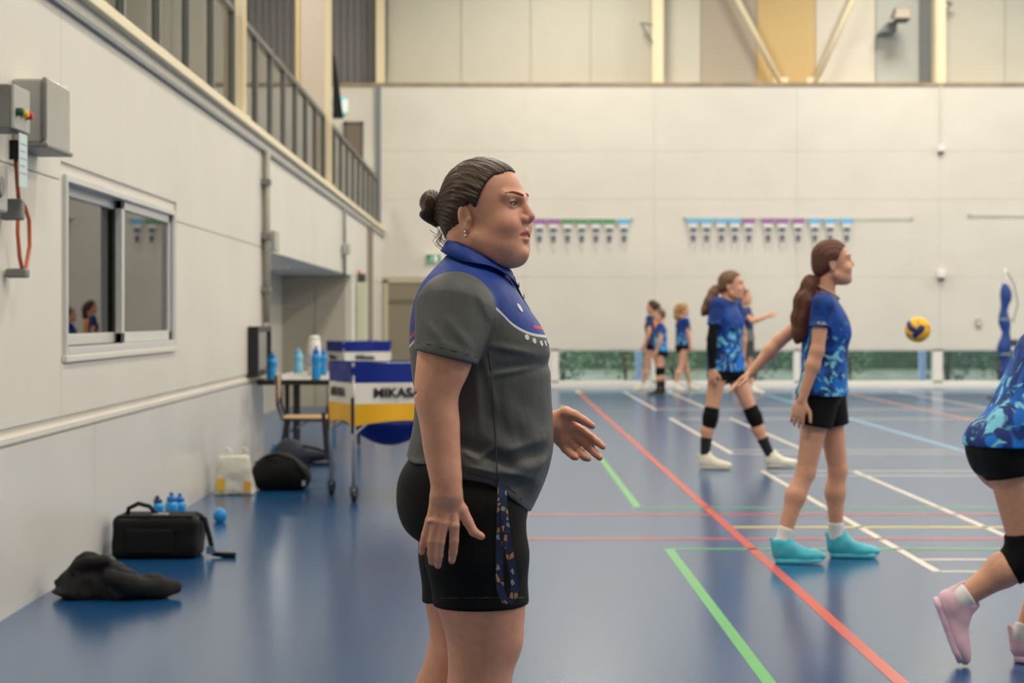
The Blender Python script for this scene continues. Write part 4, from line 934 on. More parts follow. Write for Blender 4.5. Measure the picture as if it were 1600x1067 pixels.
def person(label, X0, Y0, J, yaw, head, o):
    """J: joints in local metres (pp gives them); yaw: body facing; head: (origin, yaw, pitch, scale); o: outfit options"""
    t = thing('person', (X0, Y0, 0), label, 'person', o.get('group')); h = o.get('h', .006); k = o.get('k', 1.0)
    A = {n: np.asarray(v, f32) for n, v in J.items()}
    for s in 'LR':
        if abs(o['foot'+s][1]) < .1: A['an'+s][2] = .097*k                # flat foot: sole on the floor
    f = np.array((math.cos(yaw), math.sin(yaw), 0), f32); l = np.array((-math.sin(yaw), math.cos(yaw), 0), f32)
    hip = (A['hipL']+A['hipR'])/2; sh = (A['shL']+A['shR'])/2; u = sh-hip; u /= np.linalg.norm(u); fb = np.cross(l, u)
    waist = hip+(sh-hip)*.45; chest = hip+(sh-hip)*.78
    H0 = np.asarray(head[0], f32); HR = rot(head[1], head[2]); hk = head[3]
    hq = lambda P: ((P-H0)@HR)/hk
    neck = H0+HR@np.array((-.02, 0, -.05), f32)*hk
    hands = {}
    for s in 'LR':
        wv = A['wr'+s]-A['el'+s]; wv /= np.linalg.norm(wv); hd = o.get('hand'+s, {}); d = np.asarray(hd.get('d', wv), f32)
        n = np.asarray(hd.get('n', l*(1 if s == 'L' else -1)), f32); n = n-d*(n@d)/(d@d); th = np.asarray(hd.get('th', f), f32); th = th-d*(th@d)/(d@d)
        hands[s] = hand_parts(A['wr'+s], d, n, th, k*.95, hd.get('curl', .3))
    gl = o.get('girth', 1.0)*k
    calf = {s: A['kn'+s]+(A['an'+s]-A['kn'+s])*.32-f*.012*k for s in 'LR'}
    def torso(P, g=0.):
        d = ecap(P, hip+u*.02, waist, .098*gl+g, .082*gl+g, l, 1.42); d = smin(d, ecap(P, waist, chest, .082*gl+g, .098*gl+g, l, 1.4), .04)
        d = smin(d, cap(P, A['shL'], A['shR'], .042*gl+g, .042*gl+g), .06); d = smin(d, ell(P, hip-f*.05*k-u*.03, np.array((.09, .13, .095), f32)*gl+g, np.stack([f, l, u], 1)), .04)
        for sg in (-1, 1): d = smin(d, ell(P, chest+fb*.06*k+l*sg*.06*k-u*.05*k, np.array((.05, .06, .06), f32)*k+g, np.stack([fb, l, u], 1)), .04)
        return d
    def arm(P, s): return smin(cap(P, A['sh'+s], A['el'+s], .044*gl, .036*gl), smin(cap(P, A['el'+s], A['el'+s]*.7+A['wr'+s]*.3, .036*gl, .037*gl), cap(P, A['el'+s]*.7+A['wr'+s]*.3, A['wr'+s], .037*gl, .024*gl), .02), .015)
    def leg(P, s):
        d = cap(P, A['hip'+s], A['kn'+s], .082*gl, .050*gl); d = smin(d, cap(P, A['kn'+s], calf[s], .049*gl, .052*gl), .02); return smin(d, cap(P, calf[s], A['an'+s], .051*gl, .031*gl), .03)
    foot = {s: A['an'+s]+rot(o['foot'+s][0], o['foot'+s][1])@np.array((.07, 0, -.045), f32)*k for s in 'LR'}
    def body(P):
        d = torso(P); d = smin(d, cap(P, chest+u*.08*k, neck, .05*k, .046*k), .03)
        for s in 'LR': d = smin(d, leg(P, s), .02); d = smin(d, cap(P, A['an'+s], foot[s], .032*k, .026*k), .02)
        for s in 'LR': d = smin(d, smin(arm(P, s), hand_sdf(P, hands[s], k*.95), .012), .02)
        return smin(d, near(P, H0, .2*hk, lambda Q: head_sdf(hq(Q))*hk), .015)
    pts = np.array([A[n] for n in A]+[H0]); lo, hi = pts.min(0)-.28, pts.max(0)+.28; lo[2] = max(lo[2], -.02) if lo[2] < 0 else lo[2]
    me, V = surface(body, lo, hi, h, 'body'); base = np.array(C(*o['skin'])[:3]) if 'skin' in o else SKIN_G
    hv = hq(V); tn = np.tile(base, (len(V), 1)); nearh = np.linalg.norm(hv-np.array((.03, 0, 0), f32), axis=1) < .16; tn[nearh] = head_tint(hv[nearh], base); set_color(me, 'tint', tn)
    obj('body', me, M_skin, t)
    # shirt
    hemc = hip-u*o.get('hem', .06)*k; fl = o.get('flare', 1.0); slv = o.get('sleeve', .55)
    send = {s: A['sh'+s]+(A['el'+s]-A['sh'+s])*slv for s in 'LR'}
    def shirt(P):
        d = smin(torso(P, .017*k), ecap(P, chest, hemc, .112*gl, .122*gl*fl, l, 1.38), .03)
        hr = (.092+o.get('loose', 0))*gl+.014
        d = smin(d, np.minimum(cap(P, A['hipL'], A['hipL']+u*.08, hr, hr*.9), cap(P, A['hipR'], A['hipR']+u*.08, hr, hr*.9)), .03)
        d = smax(d, plane(P, hemc, -u+fb*o.get('hemtilt', 0.)), .004)
        nk = plane(P, sh+u*.045*k+fb*.02, u+fb*.55)
        d = smax(d, np.where(np.linalg.norm(P-(sh+u*.05*k), axis=1) < .3, nk, -1).astype(f32), .006)
        for s in 'LR':
            v = A['el'+s]-A['sh'+s]; v = v/np.linalg.norm(v); c = smax(cap(P, A['sh'+s], A['el'+s], .058*gl, .064*gl), plane(P, send[s], v), .004); d = smin(d, c, .02)
        return d+.004*wav(P*np.array((1, 1, .6), f32), 26, 21)+.002*wav(P, 55, 22)
    me, V = surface(shirt, lo, hi, h, 'shirt'); so = obj('shirt', me, o['shirt'], t)
    if 'bib' in o:
        def bib(P):
            d = smin(torso(P, .018*k), ecap(P, chest, hip, .12*gl, .125*gl, l, 1.38), .03); d = smax(d, plane(P, hip+u*.05, -u), .004); return smax(smax(d, plane(P, sh+u*.0, u), .004), np.abs((P-hip)@l)-.11, .004)
        me, V = surface(bib, lo, hi, h, 'bib'); obj('bib', me, o['bib'], t)
    # collar line
    ring = []
    for i in range(20):
        a = 2*math.pi*i/20; ring.append(Vector([float(x) for x in (sh+u*.062*k+fb*(.012+.060*math.cos(a))*k+l*.066*math.sin(a)*k-u*.034*k*math.cos(a))]))
    if o.get('collar') is not None: obj('collar', MB().tube(ring, .006*k, 8, closed=True), o['collar'], t, sm=True)
    # shorts
    sl = o.get('short', .4); ends = {s: A['hip'+s]+(A['kn'+s]-A['hip'+s])*sl for s in 'LR'}
    def shorts(P):
        d = smax(torso(P, .005*k), plane(P, hip+u*.12*k, u), .004); d = smax(d, plane(P, hip-u*.14*k, -u), .03)
        for s in 'LR':
            v = A['kn'+s]-A['hip'+s]; v = v/np.linalg.norm(v); d = smin(d, smax(cap(P, A['hip'+s]-v*.02, A['kn'+s], (.092+o.get('loose', 0))*gl, (.066+o.get('loose', 0)*1.6)*gl), plane(P, ends[s], v), .004), .02)
        return d+.002*wav(P, 40, 5)
    me, V = surface(shorts, lo, hi, h, 'shorts'); obj('shorts', me, o.get('shortm', M_blkshort), t)
    # knee pads, socks, arm sleeve
    for s in 'LR':
        if s in o.get('kneepad', ''):
            v1 = A['hip'+s]-A['kn'+s]; v1 /= np.linalg.norm(v1); v2 = A['an'+s]-A['kn'+s]; v2 /= np.linalg.norm(v2)
            kp = lambda P, s=s, v1=v1, v2=v2: smax(smax(smin(cap(P, A['kn'+s], A['kn'+s]+v1*.3, .062*gl, .07*gl), cap(P, A['kn'+s], A['kn'+s]+v2*.3, .062*gl, .056*gl), .03), plane(P, A['kn'+s]+v1*.085*k, v1), .006), plane(P, A['kn'+s]+v2*.085*k, v2), .006)
            me, V = surface(kp, A['kn'+s]-.2, A['kn'+s]+.2, h, 'knee_pad'); obj('knee_pad', me, M_pad, t)
        sk = o.get('sock')
        if sk:
            v = A['an'+s]-A['kn'+s]; L = np.linalg.norm(v); v = v/L; top = A['an'+s]-v*sk[1]
            fsk = lambda P, s=s, v=v, top=top: smax(smin(cap(P, calf[s], A['an'+s], .055*gl, .037*gl), cap(P, A['an'+s], foot[s], .037*k, .03*k), .02), plane(P, top, -v), .004)
            me, V = surface(fsk, A['an'+s]-.25, A['an'+s]+.25, h, 'sock'); obj('sock', me, sk[0], t)
        R = o['foot'+s]; hl = A['an'+s]+np.array((0, 0, -R[2] if len(R) > 2 else 0), f32)
        fd = np.array((math.cos(R[0]), math.sin(R[0]), 0), f32); pit = R[1]; Rm = rot(R[0], pit)
        heel = A['an'+s]-Rm@np.array((.045, 0, .095), f32)*k
        shoe(t, heel, R[0], o.get('shoe_len', .25)*k, o['shoe'], o['sole'], pitch=pit, h=max(h*.8, .004))
    for s in o.get('armsleeve', ''):
        v = A['sh'+s]-A['el'+s]; v /= np.linalg.norm(v)
        fs = lambda P, s=s: smax(arm(P, s)-.005, np.maximum(plane(P, A['sh'+s]-(A['sh'+s]-A['el'+s])*.5, A['sh'+s]-A['el'+s]), plane(P, A['wr'+s], A['wr'+s]-A['el'+s])), .004)
        me, V = surface(fs, np.minimum(A['el'+s], A['wr'+s])-.35, np.maximum(A['el'+s], A['wr'+s])+.35, h, 'arm_sleeve'); obj('arm_sleeve', me, M_pad, t)
    # hair
    hm = o['hair']
    zl = curve([-.12, -.03, -.02, -.008, .004, .024, .037, .050, .064, .095, .14], [-.075, -.06, -.03, .015, .034, .036, .058, .080, .098, .110, .114])
    def hair(P):
        q = hq(P); d = ell(q, (.004, 0, .060), (.106, .084, .096)); d = smin(d, ell(q, (-.05, 0, .0), (.05, .06, .06)), .03)
        return smax(d+.002*np.sin(q[:, 1]*300+q[:, 2]*60), zl(q[:, 0])-q[:, 2], .006)*hk
    me, V = surface(hair, H0-.2*hk, H0+.2*hk, h*.8, 'hair'); q = hq(V); set_float(me, 'strand', np.arctan2(q[:, 1], q[:, 2]-.02)*2); ho = obj('hair', me, hm, t)
    pt = o.get('ponytail')
    if pt:
        pts = [np.asarray(p, f32) for p in pt[0]]; rs = pt[1]
        fp = lambda P: chain(P, pts, rs, .02)+.009*wav(P*np.array((1, 1, .5), f32), 60, 31)+.006*wav(P*np.array((1, 1, .4), f32), 130, 32)
        pa = np.array(pts); me, V = surface(fp, pa.min(0)-.1, pa.max(0)+.1, h*.8, 'ponytail'); set_float(me, 'strand', np.arctan2(V[:, 1]-pa[:, 1].mean(), V[:, 0]-np.interp(-V[:, 2], -pa[:, 2], pa[:, 0]))*2); po = obj('ponytail', me, hm, ho)
        obj('hair_tie', MB().lathe([(rs[0]*.8, -.012), (rs[0]*.95, 0), (rs[0]*.8, .012)], tuple(float(x) for x in pts[0]*.7+pts[1]*.3), 16), o.get('tie', M_black), ho, sm=True)
    if h < .008: eyes(t, H0, HR, hk)
    if h < .012: brows(t, H0, HR, hk, hm if h > .008 else o.get('browm', hm))
    return t

def frame_of(px, Y0):
    X0 = (px-CX)/F*Y0
    def pp(x, y, dy=0.0):
        Y = Y0+dy; return ((x-CX)/F*Y-X0, dy, CAMZ+(CY-y)/F*Y)
    return X0, pp

# ------------------------------------------------------------------ the coach in the foreground
WX, pw = frame_of(745, 4.43)
wo = thing('person', (WX, 4.43, 0), 'woman coach in grey and blue polo and black shorts, standing in the foreground', 'person')
ys = [378, 392, 405, 420, 440, 460, 480, 510, 540, 580, 620, 660, 700, 740, 770, 800, 830]
Bx = [716, 704, 692, 678, 661, 651, 645, 640.5, 640, 643, 648, 646, 638, 628, 624, 622, 624]
Fx = [758, 767, 776, 787, 800, 812, 825, 845, 857, 860, 861.5, 864, 864, 855, 843, 828, 812]
Hw = [.042, .055, .075, .106, .147, .174, .182, .187, .190, .190, .189, .191, .196, .200, .200, .200, .195]
zz = [pw(0, y)[2] for y in ys]
c_b, c_f, c_w = curve(zz, [pw(x, 0)[0] for x in Bx]), curve(zz, [pw(x, 0)[0] for x in Fx]), curve(zz, Hw)
def loft(P, cb, cf, cw, g=0., p=2.35):
    z = P[:, 2]; b, f_, w_ = cb(z)-g, cf(z)+g, cw(z)+g; cx = (b+f_)/2; rx = (f_-b)/2
    dx, dy = P[:, 0]-cx, P[:, 1]; q = ((np.abs(dx)/rx)**p+(np.abs(dy)/w_)**p)**(1/p)+1e-6; r = np.sqrt(dx*dx+dy*dy)+1e-6
    return (r-r/q)*.9
def torso_w(P, g=0.):
    return smax(loft(P, c_b, c_f, c_w, g), P[:, 2]-(zz[0]+g), .02)
SL = {}
for s, sg in (('R', -1), ('L', 1)): SL[s] = (pw(712, 488, -.175) if s == 'R' else (pw(712, 488, -.175)[0]-.01, .175, pw(712, 488, -.175)[2]), pw(697, 558, -.235) if s == 'R' else (pw(725, 560, .0)[0], .235, pw(0, 575)[2]))
hemx = [pw(*a) for a in ((600, 700, 0), (638, 713, 0), (680, 731, -.19), (725, 748, -.19), (780, 762, -.17), (810, 783, -.1), (828, 797, 0), (880, 812, 0))]
c_hem = curve([a[0] for a in hemx], [a[2] for a in hemx])
def sleeve_w(P, s):
    a, b = SL[s]; v = np.array((-.235, 0, -.97) if s == 'R' else (.25, 0.1, -.95), f32)
    d = cap(P, a, b, .094, .0735); return smax(d, plane(P, np.array(b, f32), v), .004)
FOLDS = [(pw(x0, y0, -.17), pw(x1, y1, -.17), w_, am) for x0, y0, x1, y1, w_, am in ((768, 586, 838, 574, .007, .005), (769, 540, 836, 553, .008, .0045), (719, 702, 746, 716, .007, .006), (746, 716, 778, 696, .007, .006),
    (721, 727, 776, 737, .006, .005), (779, 733, 836, 750, .008, .007), (836, 750, 858, 716, .007, .005), (779, 706, 850, 690, .009, .004), (744, 585, 750, 672, .011, .006), (790, 600, 800, 690, .012, .003), (757, 560, 775, 640, .007, .003),
    (745, 455, 770, 505, .009, .003), (665, 500, 700, 540, .010, .003), (700, 500, 740, 545, .010, .003))]
def shirt_w(P):
    z = P[:, 2]; x = P[:, 0]
    d = torso_w(P)
    d = smax(d, c_hem(x)-z, .006)
    for s in 'RL': d = smin(d, sleeve_w(P, s), .012)
    low = np.clip((1.12-z)/.25, 0, 1)
    side = np.clip((np.abs(P[:, 1])-.05)/.08, 0, 1)
    fold = .0040*np.sin(z*62+x*26+2*np.sin(x*18+P[:, 1]*9))*low*side+.0025*wav(P*np.array((1, 1, .7), f32), 26, 41)*(.3+low)*side
    drape = .005*np.sin((z-.35*np.abs(x-.08))*95)*np.exp(-((z-.93)/.06)**2)*side
    under = .005*np.exp(-((z-1.155-.1*(x-.1))/.014)**2)*np.clip((x-.02)/.08, 0, 1)
    bulge = -.010*np.exp(-((x-.10)/.07)**2-((z-1.215)/.06)**2-((np.abs(P[:, 1])-.1)/.07)**2)
    crs = 0.
    for (a, b, w_, am) in FOLDS:
        ax, az, bx, bz = a[0], a[2], b[0], b[2]; ex, ez = bx-ax, bz-az; t = np.clip(((x-ax)*ex+(z-az)*ez)/(ex*ex+ez*ez), 0, 1)
        crs = crs-am*np.exp(-((x-ax-t*ex)**2+(z-az-t*ez)**2)/(w_*w_))*np.sin(np.pi*(.12+.76*t))
    return d+fold+drape+under+bulge+crs*side
def ray_hit(sdf, px, py, y0=-.40, y1=.1):
    y = np.linspace(y0, y1, 700); P = np.array([pw(px, py, t) for t in y], f32); d = sdf(P); i = np.argmax(d < 0)
    p = P[i]; e = .002;  g = np.array([sdf((p+np.array(v, f32))[None])[0]-sdf((p-np.array(v, f32))[None])[0] for v in ((e, 0, 0), (0, e, 0), (0, 0, e))]); gn = Vector(map(float, g)).normalized(); return Vector(map(float, p))+gn*.0009, gn

def polo_material():
    m = bpy.data.materials.new('polo_knit'); m.use_nodes = True; nt = m.node_tree; b = nt.nodes['Principled BSDF']; N = nt.nodes.new
    def A(n): a = N('ShaderNodeAttribute'); a.attribute_name = n; return a
    def step(src, lo, hi): r = N('ShaderNodeMapRange'); r.inputs[1].default_value = lo; r.inputs[2].default_value = hi; nt.links.new(src, r.inputs[0]); return r.outputs[0]
    def mix(f_, a, bcol):
        x = N('ShaderNodeMix'); x.data_type = 'RGBA'; nt.links.new(f_, x.inputs[0])
        if isinstance(a, tuple): x.inputs[6].default_value = a
        else: nt.links.new(a, x.inputs[6])
        x.inputs[7].default_value = bcol; return x.outputs[2]
    yoke, slv = A('yoke').outputs['Fac'], A('sleeve_side').outputs['Fac']
    c = mix(step(yoke, -.0008, .0008), C(82, 84, 84), C(6, 52, 136))
    ab = N('ShaderNodeMath'); ab.operation = 'ABSOLUTE'; nt.links.new(yoke, ab.inputs[0])
    c = mix(step(ab.outputs[0], .0034, .0026), c, C(205, 208, 214))
    rd = N('ShaderNodeMath'); rd.operation = 'SUBTRACT'; nt.links.new(A('red_stroke').outputs['Fac'], rd.inputs[0]); rd.inputs[1].default_value = 0
    c = mix(step(rd.outputs[0], -.0006, .0006), c, C(200, 24, 48))
    c = mix(step(slv, -.0006, .0006), c, C(84, 86, 85))
    nt.links.new(c, b.inputs['Base Color']); b.inputs['Roughness'].default_value = .55; b.inputs['Specular IOR Level'].default_value = .3
    tc = N('ShaderNodeTexCoord'); n = N('ShaderNodeTexNoise'); n.inputs['Scale'].default_value = 9; n.inputs['Detail'].default_value = 4; mp = N('ShaderNodeMapping'); mp.inputs['Scale'].default_value = (1.4, 1.4, .7)
    nt.links.new(tc.outputs['Object'], mp.inputs[0]); nt.links.new(mp.outputs[0], n.inputs['Vector']); bp = N('ShaderNodeBump'); bp.inputs['Strength'].default_value = .35; bp.inputs['Distance'].default_value = .02
    nt.links.new(n.outputs[0], bp.inputs['Height']); nt.links.new(bp.outputs[0], b.inputs['Normal'])
    return m
M_polo = polo_material()
me, V = surface(shirt_w, (-.36, -.36, .75), (.36, .36, 1.52), .0036, 'polo_shirt')
yk = [pw(*a) for a in ((600, 545), (641, 541), (652, 528), (665, 490), (700, 470), (760, 470), (783, 489, -.14), (800, 506, -.12), (820, 518, -.08), (851, 525), (880, 526))]
c_yoke = curve([a[0] for a in yk], [a[2] for a in yk])
set_float(me, 'yoke', V[:, 2]-c_yoke(V[:, 0]))
sd = np.minimum(sleeve_w(V, 'R'), sleeve_w(V, 'L')); set_float(me, 'sleeve_side', torso_w(V)-sd-.010)
q = pw(846, 512); qb = pw(640, 522)
red = np.maximum(.0035-np.abs(V[:, 2]-(c_yoke(V[:, 0])+.019)), -9); red = np.minimum(red, np.where((V[:, 0] > pw(832, 0)[0]) | (V[:, 0] < pw(652, 0)[0]), 1, -1)); set_float(me, 'red_stroke', red)
shirt_o = obj('polo_shirt', me, M_polo, wo)
M_seamt = mat('dark_seam', (60, 61, 62), .7)
obj('side_seam', MB().tube([ray_hit(shirt_w, *p)[0] for p in ((764, 548), (767, 580), (770, 620), (773, 660), (775, 700), (777, 740), (778, 758))], .0014, 6), M_seamt, shirt_o, sm=True)
hem = [ray_hit(shirt_w, *p)[0] for p in ((730, 738), (745, 742), (760, 746), (775, 751), (790, 759), (803, 769), (815, 780))]
obj('hem_stitching', MB().tube(hem, .0012, 6), M_seamt, shirt_o, sm=True)
cuff = [ray_hit(shirt_w, *p)[0] for p in ((653, 534), (670, 538), (690, 543), (710, 548), (730, 554), (744, 558))]
obj('cuff_stitching', MB().tube(cuff, .0012, 6), M_seamt, shirt_o, sm=True)
M_dot = mat('white_print', (214, 214, 212), .6)
def disc(p, n, r, name, m, par, sx=1.0, sz=1.0):
    mb = MB().lathe([(r*.95, -.002), (r, .0002), (r*.97, .0006)], n=18); o = obj(name, mb, m, par); o.matrix_local = Matrix.Translation(p) @ n.to_track_quat('Z', 'Y').to_matrix().to_4x4() @ Matrix.Diagonal((sx, sz, 1, 1)); return o
for px, py in ((823, 527), (834.5, 532.5), (845.5, 536.5), (852, 536.5), (856, 535.5)):
    p, n = ray_hit(shirt_w, px, py)
    disc(p, n, .0068, 'printed_dot', M_dot, shirt_o)
    if px > 840: disc(Vector((p.x, -p.y, p.z)), Vector((n.x, -n.y, n.z)), .0068, 'printed_dot', M_dot, shirt_o)
p, n = ray_hit(shirt_w, 812, 481); g = disc(p, n, .009, 'crest', M_dot, shirt_o, .8, 1.35); g['label'] = 'small white crest on the chest'
p, n = ray_hit(shirt_w, 822, 497)
# collar
pb_, pf_ = Vector(pw(704, 377)), Vector(pw(801, 428)); cc = (pb_+pf_)/2; hv = (pf_-pb_)/2; lat = Vector((0, 1, 0)); upn = hv.cross(lat).normalized(); upn = upn if upn.z > 0 else -upn
v = []; f = []; n_ = 44
for i in range(n_+1):
    a = math.radians(22+(360-44)*i/n_); e = hv*math.cos(a)*1.0+lat*math.sin(a)*.080; rad = e.normalized()
    tip = max(0, math.cos(a))**3
    top = cc+e
    bk_ = max(0, -math.cos(a))
    for rr, dn in ((-.008, -.022), (-.004, -.006), (0, .003), (.006, -.002), (.013-.006*bk_, -.016), (.019-.011*bk_+.006*tip, -.032-.014*tip)):
        p_ = top+rad*rr+upn*dn
        if rr > .005:
            for _ in range(4):
                q_ = np.array(p_, f32)[None]; d_ = float(shirt_w(q_)[0])
                if d_ > .005: break
                e_ = .003; g_ = Vector([float(shirt_w(q_+np.eye(3, dtype=f32)[i_]*e_)[0]-shirt_w(q_-np.eye(3, dtype=f32)[i_]*e_)[0]) for i_ in range(3)]).normalized(); p_ = p_+g_*(.0055-d_)
        v.append(p_)
for i in range(n_):
    for j in range(5): f.append((i*6+j, (i+1)*6+j, (i+1)*6+j+1, i*6+j+1))
M_navy = mat('royal_blue_knit', (6, 52, 136), .6, bump=(30, .1), spec=.3)
co = obj('collar', MB().add(v, f), M_navy, shirt_o, sm=True); co.modifiers.new('thickness', 'SOLIDIFY').thickness = .003
pk = MB(); a0, a1 = Vector(pw(796, 432)), Vector(pw(823, 484)); dr = (a1-a0)
for i in range(9):
    u = i/8; p0 = a0+dr*u; p0.x = float(c_f(np.array([p0.z]))[0])+.0015+(.012*(1-u)**2)
    pk.v += [(p0.x, -.018, p0.z), (p0.x, .018, p0.z), (p0.x-.012, .018, p0.z), (p0.x-.012, -.018, p0.z)]
pk.f = [(i*4+j, i*4+(j+1) % 4, i*4+4+(j+1) % 4, i*4+4+j) for i in range(8) for j in range(4)]+[(3, 2, 1, 0), (32, 33, 34, 35)]
pko = obj('placket', pk, mat('dark_navy_knit', (12, 40, 104), .6), shirt_o, sm=False)
for u in (.25, .6):
    p0 = a0+dr*u; x = float(c_f(np.array([p0.z]))[0])+.004+(.012*(1-u)**2); obj('button', MB().lathe([(.005, 0), (.0055, .001), (.004, .0022)], (x, 0, p0.z), 12, 'x'), mat('navy_button', (30, 40, 80), .3), pko)

# shorts
ys2 = [690, 712, 740, 775, 800, 830, 850, 875, 900]; zz2 = [pw(0, y)[2] for y in ys2]
s_b, s_f, s_w = curve(zz2, [pw(x, 0)[0] for x in (655, 641, 625, 620, 623, 637, 655, 680, 700)]), curve(zz2, [pw(x, 0)[0] for x in (842, 838, 834, 829, 824, 818, 810, 800, 780)]), curve(zz2, [.182, .19, .196, .2, .2, .198, .194, .18, .15])
LEG = {'R': ([pw(738, 800, -.1), pw(746, 870, -.1), pw(752, 945, -.1), pw(756.5, 1000, -.1), pw(752, 1042, -.1), pw(744, 1110, -.1), pw(738, 1190, -.1), pw(736, 1280, -.1)], [.112, .1135, .1035, .0880, .0775, .0755, .058, .041]),
       'L': ([pw(728, 800, .1), pw(728, 870, .1), pw(727, 940, .1), pw(725, 1000, .1), pw(711, 1035, .1), pw(692, 1080, .1), pw(676, 1150, .1), pw(664, 1245, .1)], [.110, .108, .098, .0850, .0775, .0755, .060, .041])}
def shorts_w(P):
    d = smax(loft(P, s_b, s_f, s_w, 0, 2.3), P[:, 2]-zz2[0], .01); d = smax(d, zz2[6]-P[:, 2], .05)
    for s, (hy, nv) in (('R', (945, (.02, 0, -1))), ('L', (934, (.25, 0, -1)))):
        pts, rs = LEG[s]; e = chain(P, pts[:4], [r+.006 for r in rs[:4]], .01)
        e = smax(e, plane(P, pw(735 if s == 'R' else 690, hy, -.1 if s == 'R' else .1), nv), .004); d = smin(d, e, .02)
    return d+.0016*wav(P, 26, 51)
me, V = surface(shorts_w, (-.3, -.3, .5), (.3, .3, 1.05), .0045, 'shorts'); sh_o = obj('shorts', me, M_blkshort, wo)
obj('hem_stitching', MB().tube([ray_hit(shorts_w, x, 934)[0] for x in (690, 710, 735, 760, 785, 805, 818)], .0012, 6), M_black, sh_o, sm=True)
# lanyard
M_lan = bpy.data.materials.new('lanyard_print'); M_lan.use_nodes = True
def lan():
    nt = M_lan.node_tree; b = nt.nodes['Principled BSDF']; N = nt.nodes.new; tc = N('ShaderNodeTexCoord'); vo = N('ShaderNodeTexVoronoi'); vo.inputs['Scale'].default_value = 95; mp = N('ShaderNodeMapping'); mp.inputs['Scale'].default_value = (1, 1, .7)
    nt.links.new(tc.outputs['Object'], mp.inputs[0]); nt.links.new(mp.outputs[0], vo.inputs['Vector'])
    r = N('ShaderNodeValToRGB'); r.color_ramp.interpolation = 'CONSTANT'; e = r.color_ramp.elements; e[0].color = C(30, 42, 78); e[1].position = .40; e[1].color = C(34, 60, 104)
    for p, c in ((.60, (192, 140, 92)), (.76, (28, 40, 74)), (.88, (150, 160, 150))): e.new(p).color = C(*c)
    sp = N('ShaderNodeSeparateColor'); nt.links.new(vo.outputs['Color'], sp.inputs[0]); nt.links.new(sp.outputs[0], r.inputs[0])
    ed = N('ShaderNodeTexVoronoi'); ed.feature = 'DISTANCE_TO_EDGE'; ed.inputs['Scale'].default_value = 95; nt.links.new(mp.outputs[0], ed.inputs['Vector'])
    st = N('ShaderNodeMapRange'); st.inputs[1].default_value = .09; st.inputs[2].default_value = .13; nt.links.new(ed.outputs[0], st.inputs[0]); mx = N('ShaderNodeMix'); mx.data_type = 'RGBA'; mx.inputs[6].default_value = C(28, 40, 74)
    nt.links.new(st.outputs[0], mx.inputs[0]); nt.links.new(r.outputs[0], mx.inputs[7]); nt.links.new(mx.outputs[2], b.inputs['Base Color']); b.inputs['Roughness'].default_value = .6
lan()
ly = thing('lanyard', (WX, 4.43, 0), 'patterned navy lanyard strap hanging from the coach\'s waist over her shorts', 'lanyard')
def ribbon(path, name, par, w_=.0088):
    P = [Vector(pw(*p)) for p in path]; v = []; f = []
    Q = []
    for i in range(len(P)-1):
        for k in range(6): 
            t = k/6; p0, p1, p2, p3 = P[max(i-1, 0)], P[i], P[i+1], P[min(i+2, len(P)-1)]
            Q.append(.5*((2*p1)+(p2-p0)*t+(2*p0-5*p1+4*p2-p3)*t*t+(3*p1-p0-3*p2+p3)*t**3))
    Q.append(P[-1])
    for i, p in enumerate(Q):
        t = (Q[min(i+1, len(Q)-1)]-Q[max(i-1, 0)]).normalized(); sdir = t.cross(Vector((0, 1, 0))).normalized()
        tw_ = abs(sdir.x); ww = w_*(.55+.45*tw_)
        for a, b in ((-1, -1), (1, -1), (1, 1), (-1, 1)): v.append(p+sdir*ww*a+Vector((0, .0009*b, 0)))
    for i in range(len(Q)-1):
        for j in range(4): f.append((i*4+j, i*4+4+j, i*4+4+(j+1) % 4, i*4+(j+1) % 4))
    return obj(name, MB().add(v, f), M_lan, par)
ribbon(((784, 752, -0.206), (783, 790, -0.220), (781, 840, -0.222), (780.5, 890, -0.222), (782, 918, -0.223), (788, 936, -0.224), (795, 941, -0.225)), 'strap', ly)
ribbon(((785, 760, -0.210), (788, 800, -0.225), (794, 850, -0.227), (800, 885, -0.227), (804, 908, -0.227), (803, 930, -0.226), (795, 941, -0.225)), 'strap', ly)

# body
HO = np.array(pw(751.5, 346), f32); HK = 1.02; HRm = rot(math.radians(-25), math.radians(1.0))
hqw = lambda P: ((P-HO)@HRm)/HK
ARM = {'R': ([pw(712, 488, -.18), pw(690, 585, -.238), pw(682, 617, -.246), pw(687, 662, -.252), pw(691, 708, -.256), pw(696.5, 748, -.262), pw(698.5, 770, -.263)], [.075, .0600, .0515, .0455, .0412, .0368, .0335]),
       'L': ([pw(712, 488, .18), pw(745, 590, .23), pw(765, 635, .24), pw(800, 655, .24), pw(850, 663, .235), pw(868, 666, .232)], [.072, .058, .050, .046, .034, .030])}
FR = [([pw(707, 790, -.264), pw(710, 821, -.272), pw(709.5, 845, -.270), pw(708, 862, -.264), pw(706, 876, -.258)], [.0125, .0118, .0107, .0098, .0082]),
      ([pw(698, 790, -.266), pw(693.5, 817, -.276), pw(688, 846, -.275), pw(686, 867, -.268), pw(684.5, 883, -.260)], [.0125, .0120, .0110, .0100, .0084]),
      ([pw(690, 790, -.264), pw(682.5, 814, -.272), pw(675, 846, -.270), pw(674, 864, -.263), pw(674.5, 878, -.255)], [.0122, .0115, .0105, .0095, .0078]),
      ([pw(683, 788, -.260), pw(671.5, 813, -.264), pw(665, 836, -.262), pw(661, 851, -.257), pw(659, 863, -.251)], [.0118, .0105, .0096, .0088, .0072]),
      ([pw(708, 776, -.258), pw(721, 797, -.258), pw(731, 815, -.258), pw(740, 831, -.258), pw(752, 838, -.257)], [.0145, .0150, .0122, .0105, .0088])]
